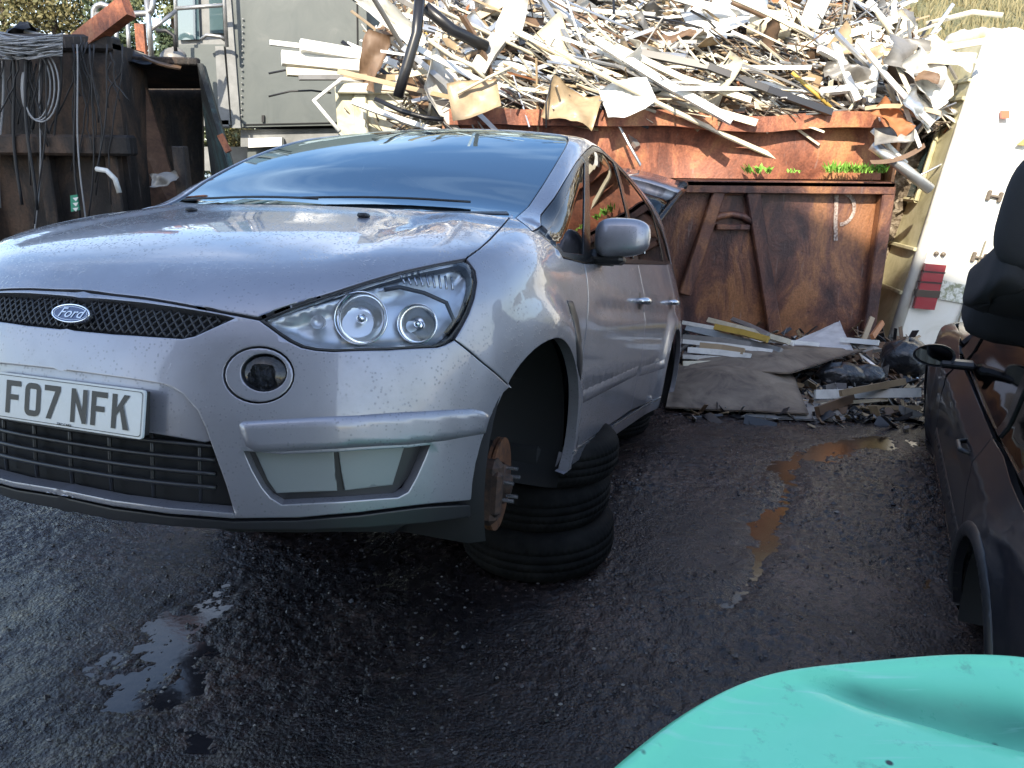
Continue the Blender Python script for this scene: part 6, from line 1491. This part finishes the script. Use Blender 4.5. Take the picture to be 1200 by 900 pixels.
mslab('cab_window',[(246,39),(262,39),(257,-60),(243,-60)],DGLASS,.03,cw,dy=.05)
b=MB(); b.tube([MP(206,10,YM-.25),MP(262,6,YM-.25)],.022,8); b.tube([MP(204,-60,YM-.25),MP(207,55,YM-.25)],.022,8); b.tube([MP(259,-60,YM-.25),MP(266,55,YM-.25)],.022,8); b.build('grab_rail',GALV,mc,True)
b=MB(); b.tube([MP(236,46,YM-.2),MP(242,41,YM-.22),MP(258,43,YM-.22),MP(264,47,YM-.2)],.02,8); b.build('grab_handle',GALV,mc,True)
b=MB(); b.add(*slab([MP(205,200,YM+.9),MP(300,200,YM+.9),MP(300,172,YM+.9),MP(205,172,YM+.9)],.3)); b.build('track_frame',CABLT,mc)

# ------------------------------------------------------------ trees, hillside, bushes
BARK=mat('bark',(.07,.05,.035),.9,bump=(20,.6,.02))
def leafmat(name,a,c): return mat(name,a,.7,noise=(3,5,[(.35,a),(.65,c)]))
PINE=leafmat('pine_needles',(.035,.06,.030),(.075,.10,.045)); OLIVE=leafmat('autumn_leaf',(.08,.085,.03),(.16,.13,.05)); GREENL=leafmat('green_leaf',(.08,.10,.04),(.14,.15,.06))
def tree(x,y,h,wd,kind,m_,label,group,n=1500):
    t=empty('pine_tree' if kind=='pine' else 'broadleaf_tree',(x,y,0),label,'tree',group)
    b=MB(); b.tube([(0,0,0),(.05,.03,h*.4),(-.03,0,h*.75),(0,0,h*.97)],.12,8,rs=[.2,.15,.08,.02])
    for k in range(9):
        a=k*2.4; z=h*(.25+.07*k); l=wd*.5*(1-z/h)*1.2+.2; b.tube([(0,0,z),(math.cos(a)*l,math.sin(a)*l,z+.25)],.04,5,rs=[.05,.015])
    b.build('trunk',BARK,t,True)
    vs=[];fs=[]
    clus=[]
    nc=46
    for k in range(nc):
        if kind=='pine': z=random.uniform(.15,.98); rad=wd*.5*(1-z)**.75*random.uniform(.3,1.05)
        else: z=random.uniform(.25,.98); rad=wd*.5*math.sqrt(max(.05,1-((z-.6)/.42)**2))*random.uniform(.2,1.05)
        a=random.uniform(0,6.28); clus.append((math.cos(a)*rad,math.sin(a)*rad,z*h,random.uniform(.10,.22)*wd))
    for i in range(n):
        cx_,cy_,cz_,cr=random.choice(clus); d=Vector((random.gauss(0,1),random.gauss(0,1),random.gauss(0,.6)))*cr*.55; p=Vector((cx_,cy_,cz_))+d
        s_=random.uniform(.035,.085); u=Vector((random.gauss(0,1),random.gauss(0,1),random.gauss(0,1))).normalized(); v=u.cross(Vector((random.gauss(0,1),random.gauss(0,1),random.gauss(0,1)))).normalized()
        k=len(vs); vs+=[p-u*s_,p+v*s_*.5,p+u*s_,p-v*s_*.5]; fs.append((k,k+1,k+2,k+3))
    mesh('crown',vs,fs,m_,t); return t
tp=[(-12,22,6.8,3.6,'oak',OLIVE,'leftmost yellow-brown autumn tree behind the dark skip'),(-10.0,21,5.2,3.0,'pine',PINE,'dark pine behind the leftmost autumn tree'),(-8.9,22,5.9,2.8,'oak',GREENL,'green bushy tree behind the orange beam'),(-7.6,23,4.6,2.4,'oak',OLIVE,'low autumn tree behind the grey railing'),(-7.9,19,4.5,1.5,'pine',PINE,'narrow dark pine just left of the cab'),(-14.5,24,7,4,'oak',GREENL,'tall green tree at the far left edge'),(-9.6,27,6.0,3.2,'pine',PINE,'distant pine behind the orange beam')]
for (x,y,h,wd,kd,m_,lb) in tp: tree(x,y,h,wd,kd,m_,lb,'trees beyond the yard',13000)
# hillside at the right
vs=[];fs=[];n=60
for j in range(n+1):
    for i in range(n+1):
        x=3+30*i/n; y=13+30*j/n; z=min(9,(.38*(y-13)+.0))+2.3+.5*float(fbm(np.array(x*.4),np.array(y*.4),4,90)); z*=float(sst(2.5,6,np.array(x)))
        vs.append((x,y,z if j>0 else 0))
fs=[(j*(n+1)+i,j*(n+1)+i+1,(j+1)*(n+1)+i+1,(j+1)*(n+1)+i) for j in range(n) for i in range(n)]
hill=mesh('hillside',vs,fs,mat('hill_grass',(.12,.12,.055),.95,noise=(1.2,10,[(.35,(.07,.075,.03)),(.55,(.13,.125,.06)),(.75,(.20,.17,.10))],.6),bump=(6,1,.15)),None,True); tag(hill,kind='structure')
b=MB()
for i in range(9000):
    x=random.uniform(5,18); y=random.uniform(13.2,24); z=min(9,.38*(y-13))+2.3+.5*float(fbm(np.array(x*.4),np.array(y*.4),4,90)); z*=float(sst(2.5,6,np.array(x))); a=random.uniform(0,3.14); h_=random.uniform(.1,.35); w_=.03
    b.add([(x-w_*math.cos(a),y-w_*math.sin(a),z-.05),(x+w_*math.cos(a),y+w_*math.sin(a),z-.05),(x+random.gauss(0,.1),y,z+h_)],[(0,1,2)])
tag(b.build('rough_grass',leafmat('dry_grass',(.14,.13,.06),(.24,.20,.10))),'rough olive grass covering the hillside at the top right','grass',kind='stuff')
ROCK=mat('pale_rubble',(.5,.47,.42),.85,noise=(5,8,[(.3,(.30,.27,.23)),(.7,(.62,.59,.54))]),bump=(12,1,.04))
rk=[(1128,53,'leftmost'),(1146,50,'second from the left'),(1165,55,'middle'),(1183,50,'second from the right'),(1200,54,'rightmost')]
for i,(x,y,wh) in enumerate(rk): blob('rubble_lump',tuple(A3(x,y,11.0+.2*(i%2))),.22,ROCK,wh+' pale rubble lump of the row behind the van roof','rubble',20+i,(1.1,.8,.8))
# bank on which the rubble sits
b=MB(); p=A3(1165,62,11.2); b.box((p[0]+1.2,p[1]+1.2,p[2]/2-.05),(5.2,2.6,p[2]),bev=.3); tag(b.build('earth_bank',ROCK,None,True),kind='structure')

# ------------------------------------------------------------ added behind the camera: unseen shed, shaped to shade the near yard
SHC=mat('shed_cladding',(.24,.22,.18),.6,noise=(1.2,8,[(.3,(.20,.17,.13)),(.7,(.27,.25,.21))]))
sh=empty('shade_shed',(-3.5,-7.5,0),'unseen tall corrugated shed added behind the camera to shade the yard','shed')
b=MB(); n=160; vs=[];fs=[]
def shz(x): return 12.0-.17*(x+2)-.28*max(0,x+1.3)
for i in range(n+1):
    x=-6.2+12.4*i/n; y=.06*(1 if i%2 else -1); vs+=[(x,y,0),(x,y,shz(x-3.5))]
for i in range(n): fs.append((2*i,2*i+1,2*i+3,2*i+2))
b.add(vs,fs); b.build('wall',SHC,sh)
b=MB(); b.add(*slab([(-6.3,.2,shz(-9.8)+.05),(6.3,.2,shz(2.8)+.05),(6.3,-8,shz(2.8)-.8),(-6.3,-8,shz(-9.8)-.8)],.1)); b.build('roof',SHC,sh)
for sx_ in(-6.2,6.2): b=MB(); b.add(*slab([(sx_,0,0),(sx_,0,shz(sx_-3.5)),(sx_,-8,shz(sx_-3.5)-.8),(sx_,-8,0)],.06)); b.build('end_wall',SHC,sh)
b=MB(); b.box((2,.12,2.2),(4.5,.08,4.4),bev=.02); b.build('roller_door',CABLT,sh)
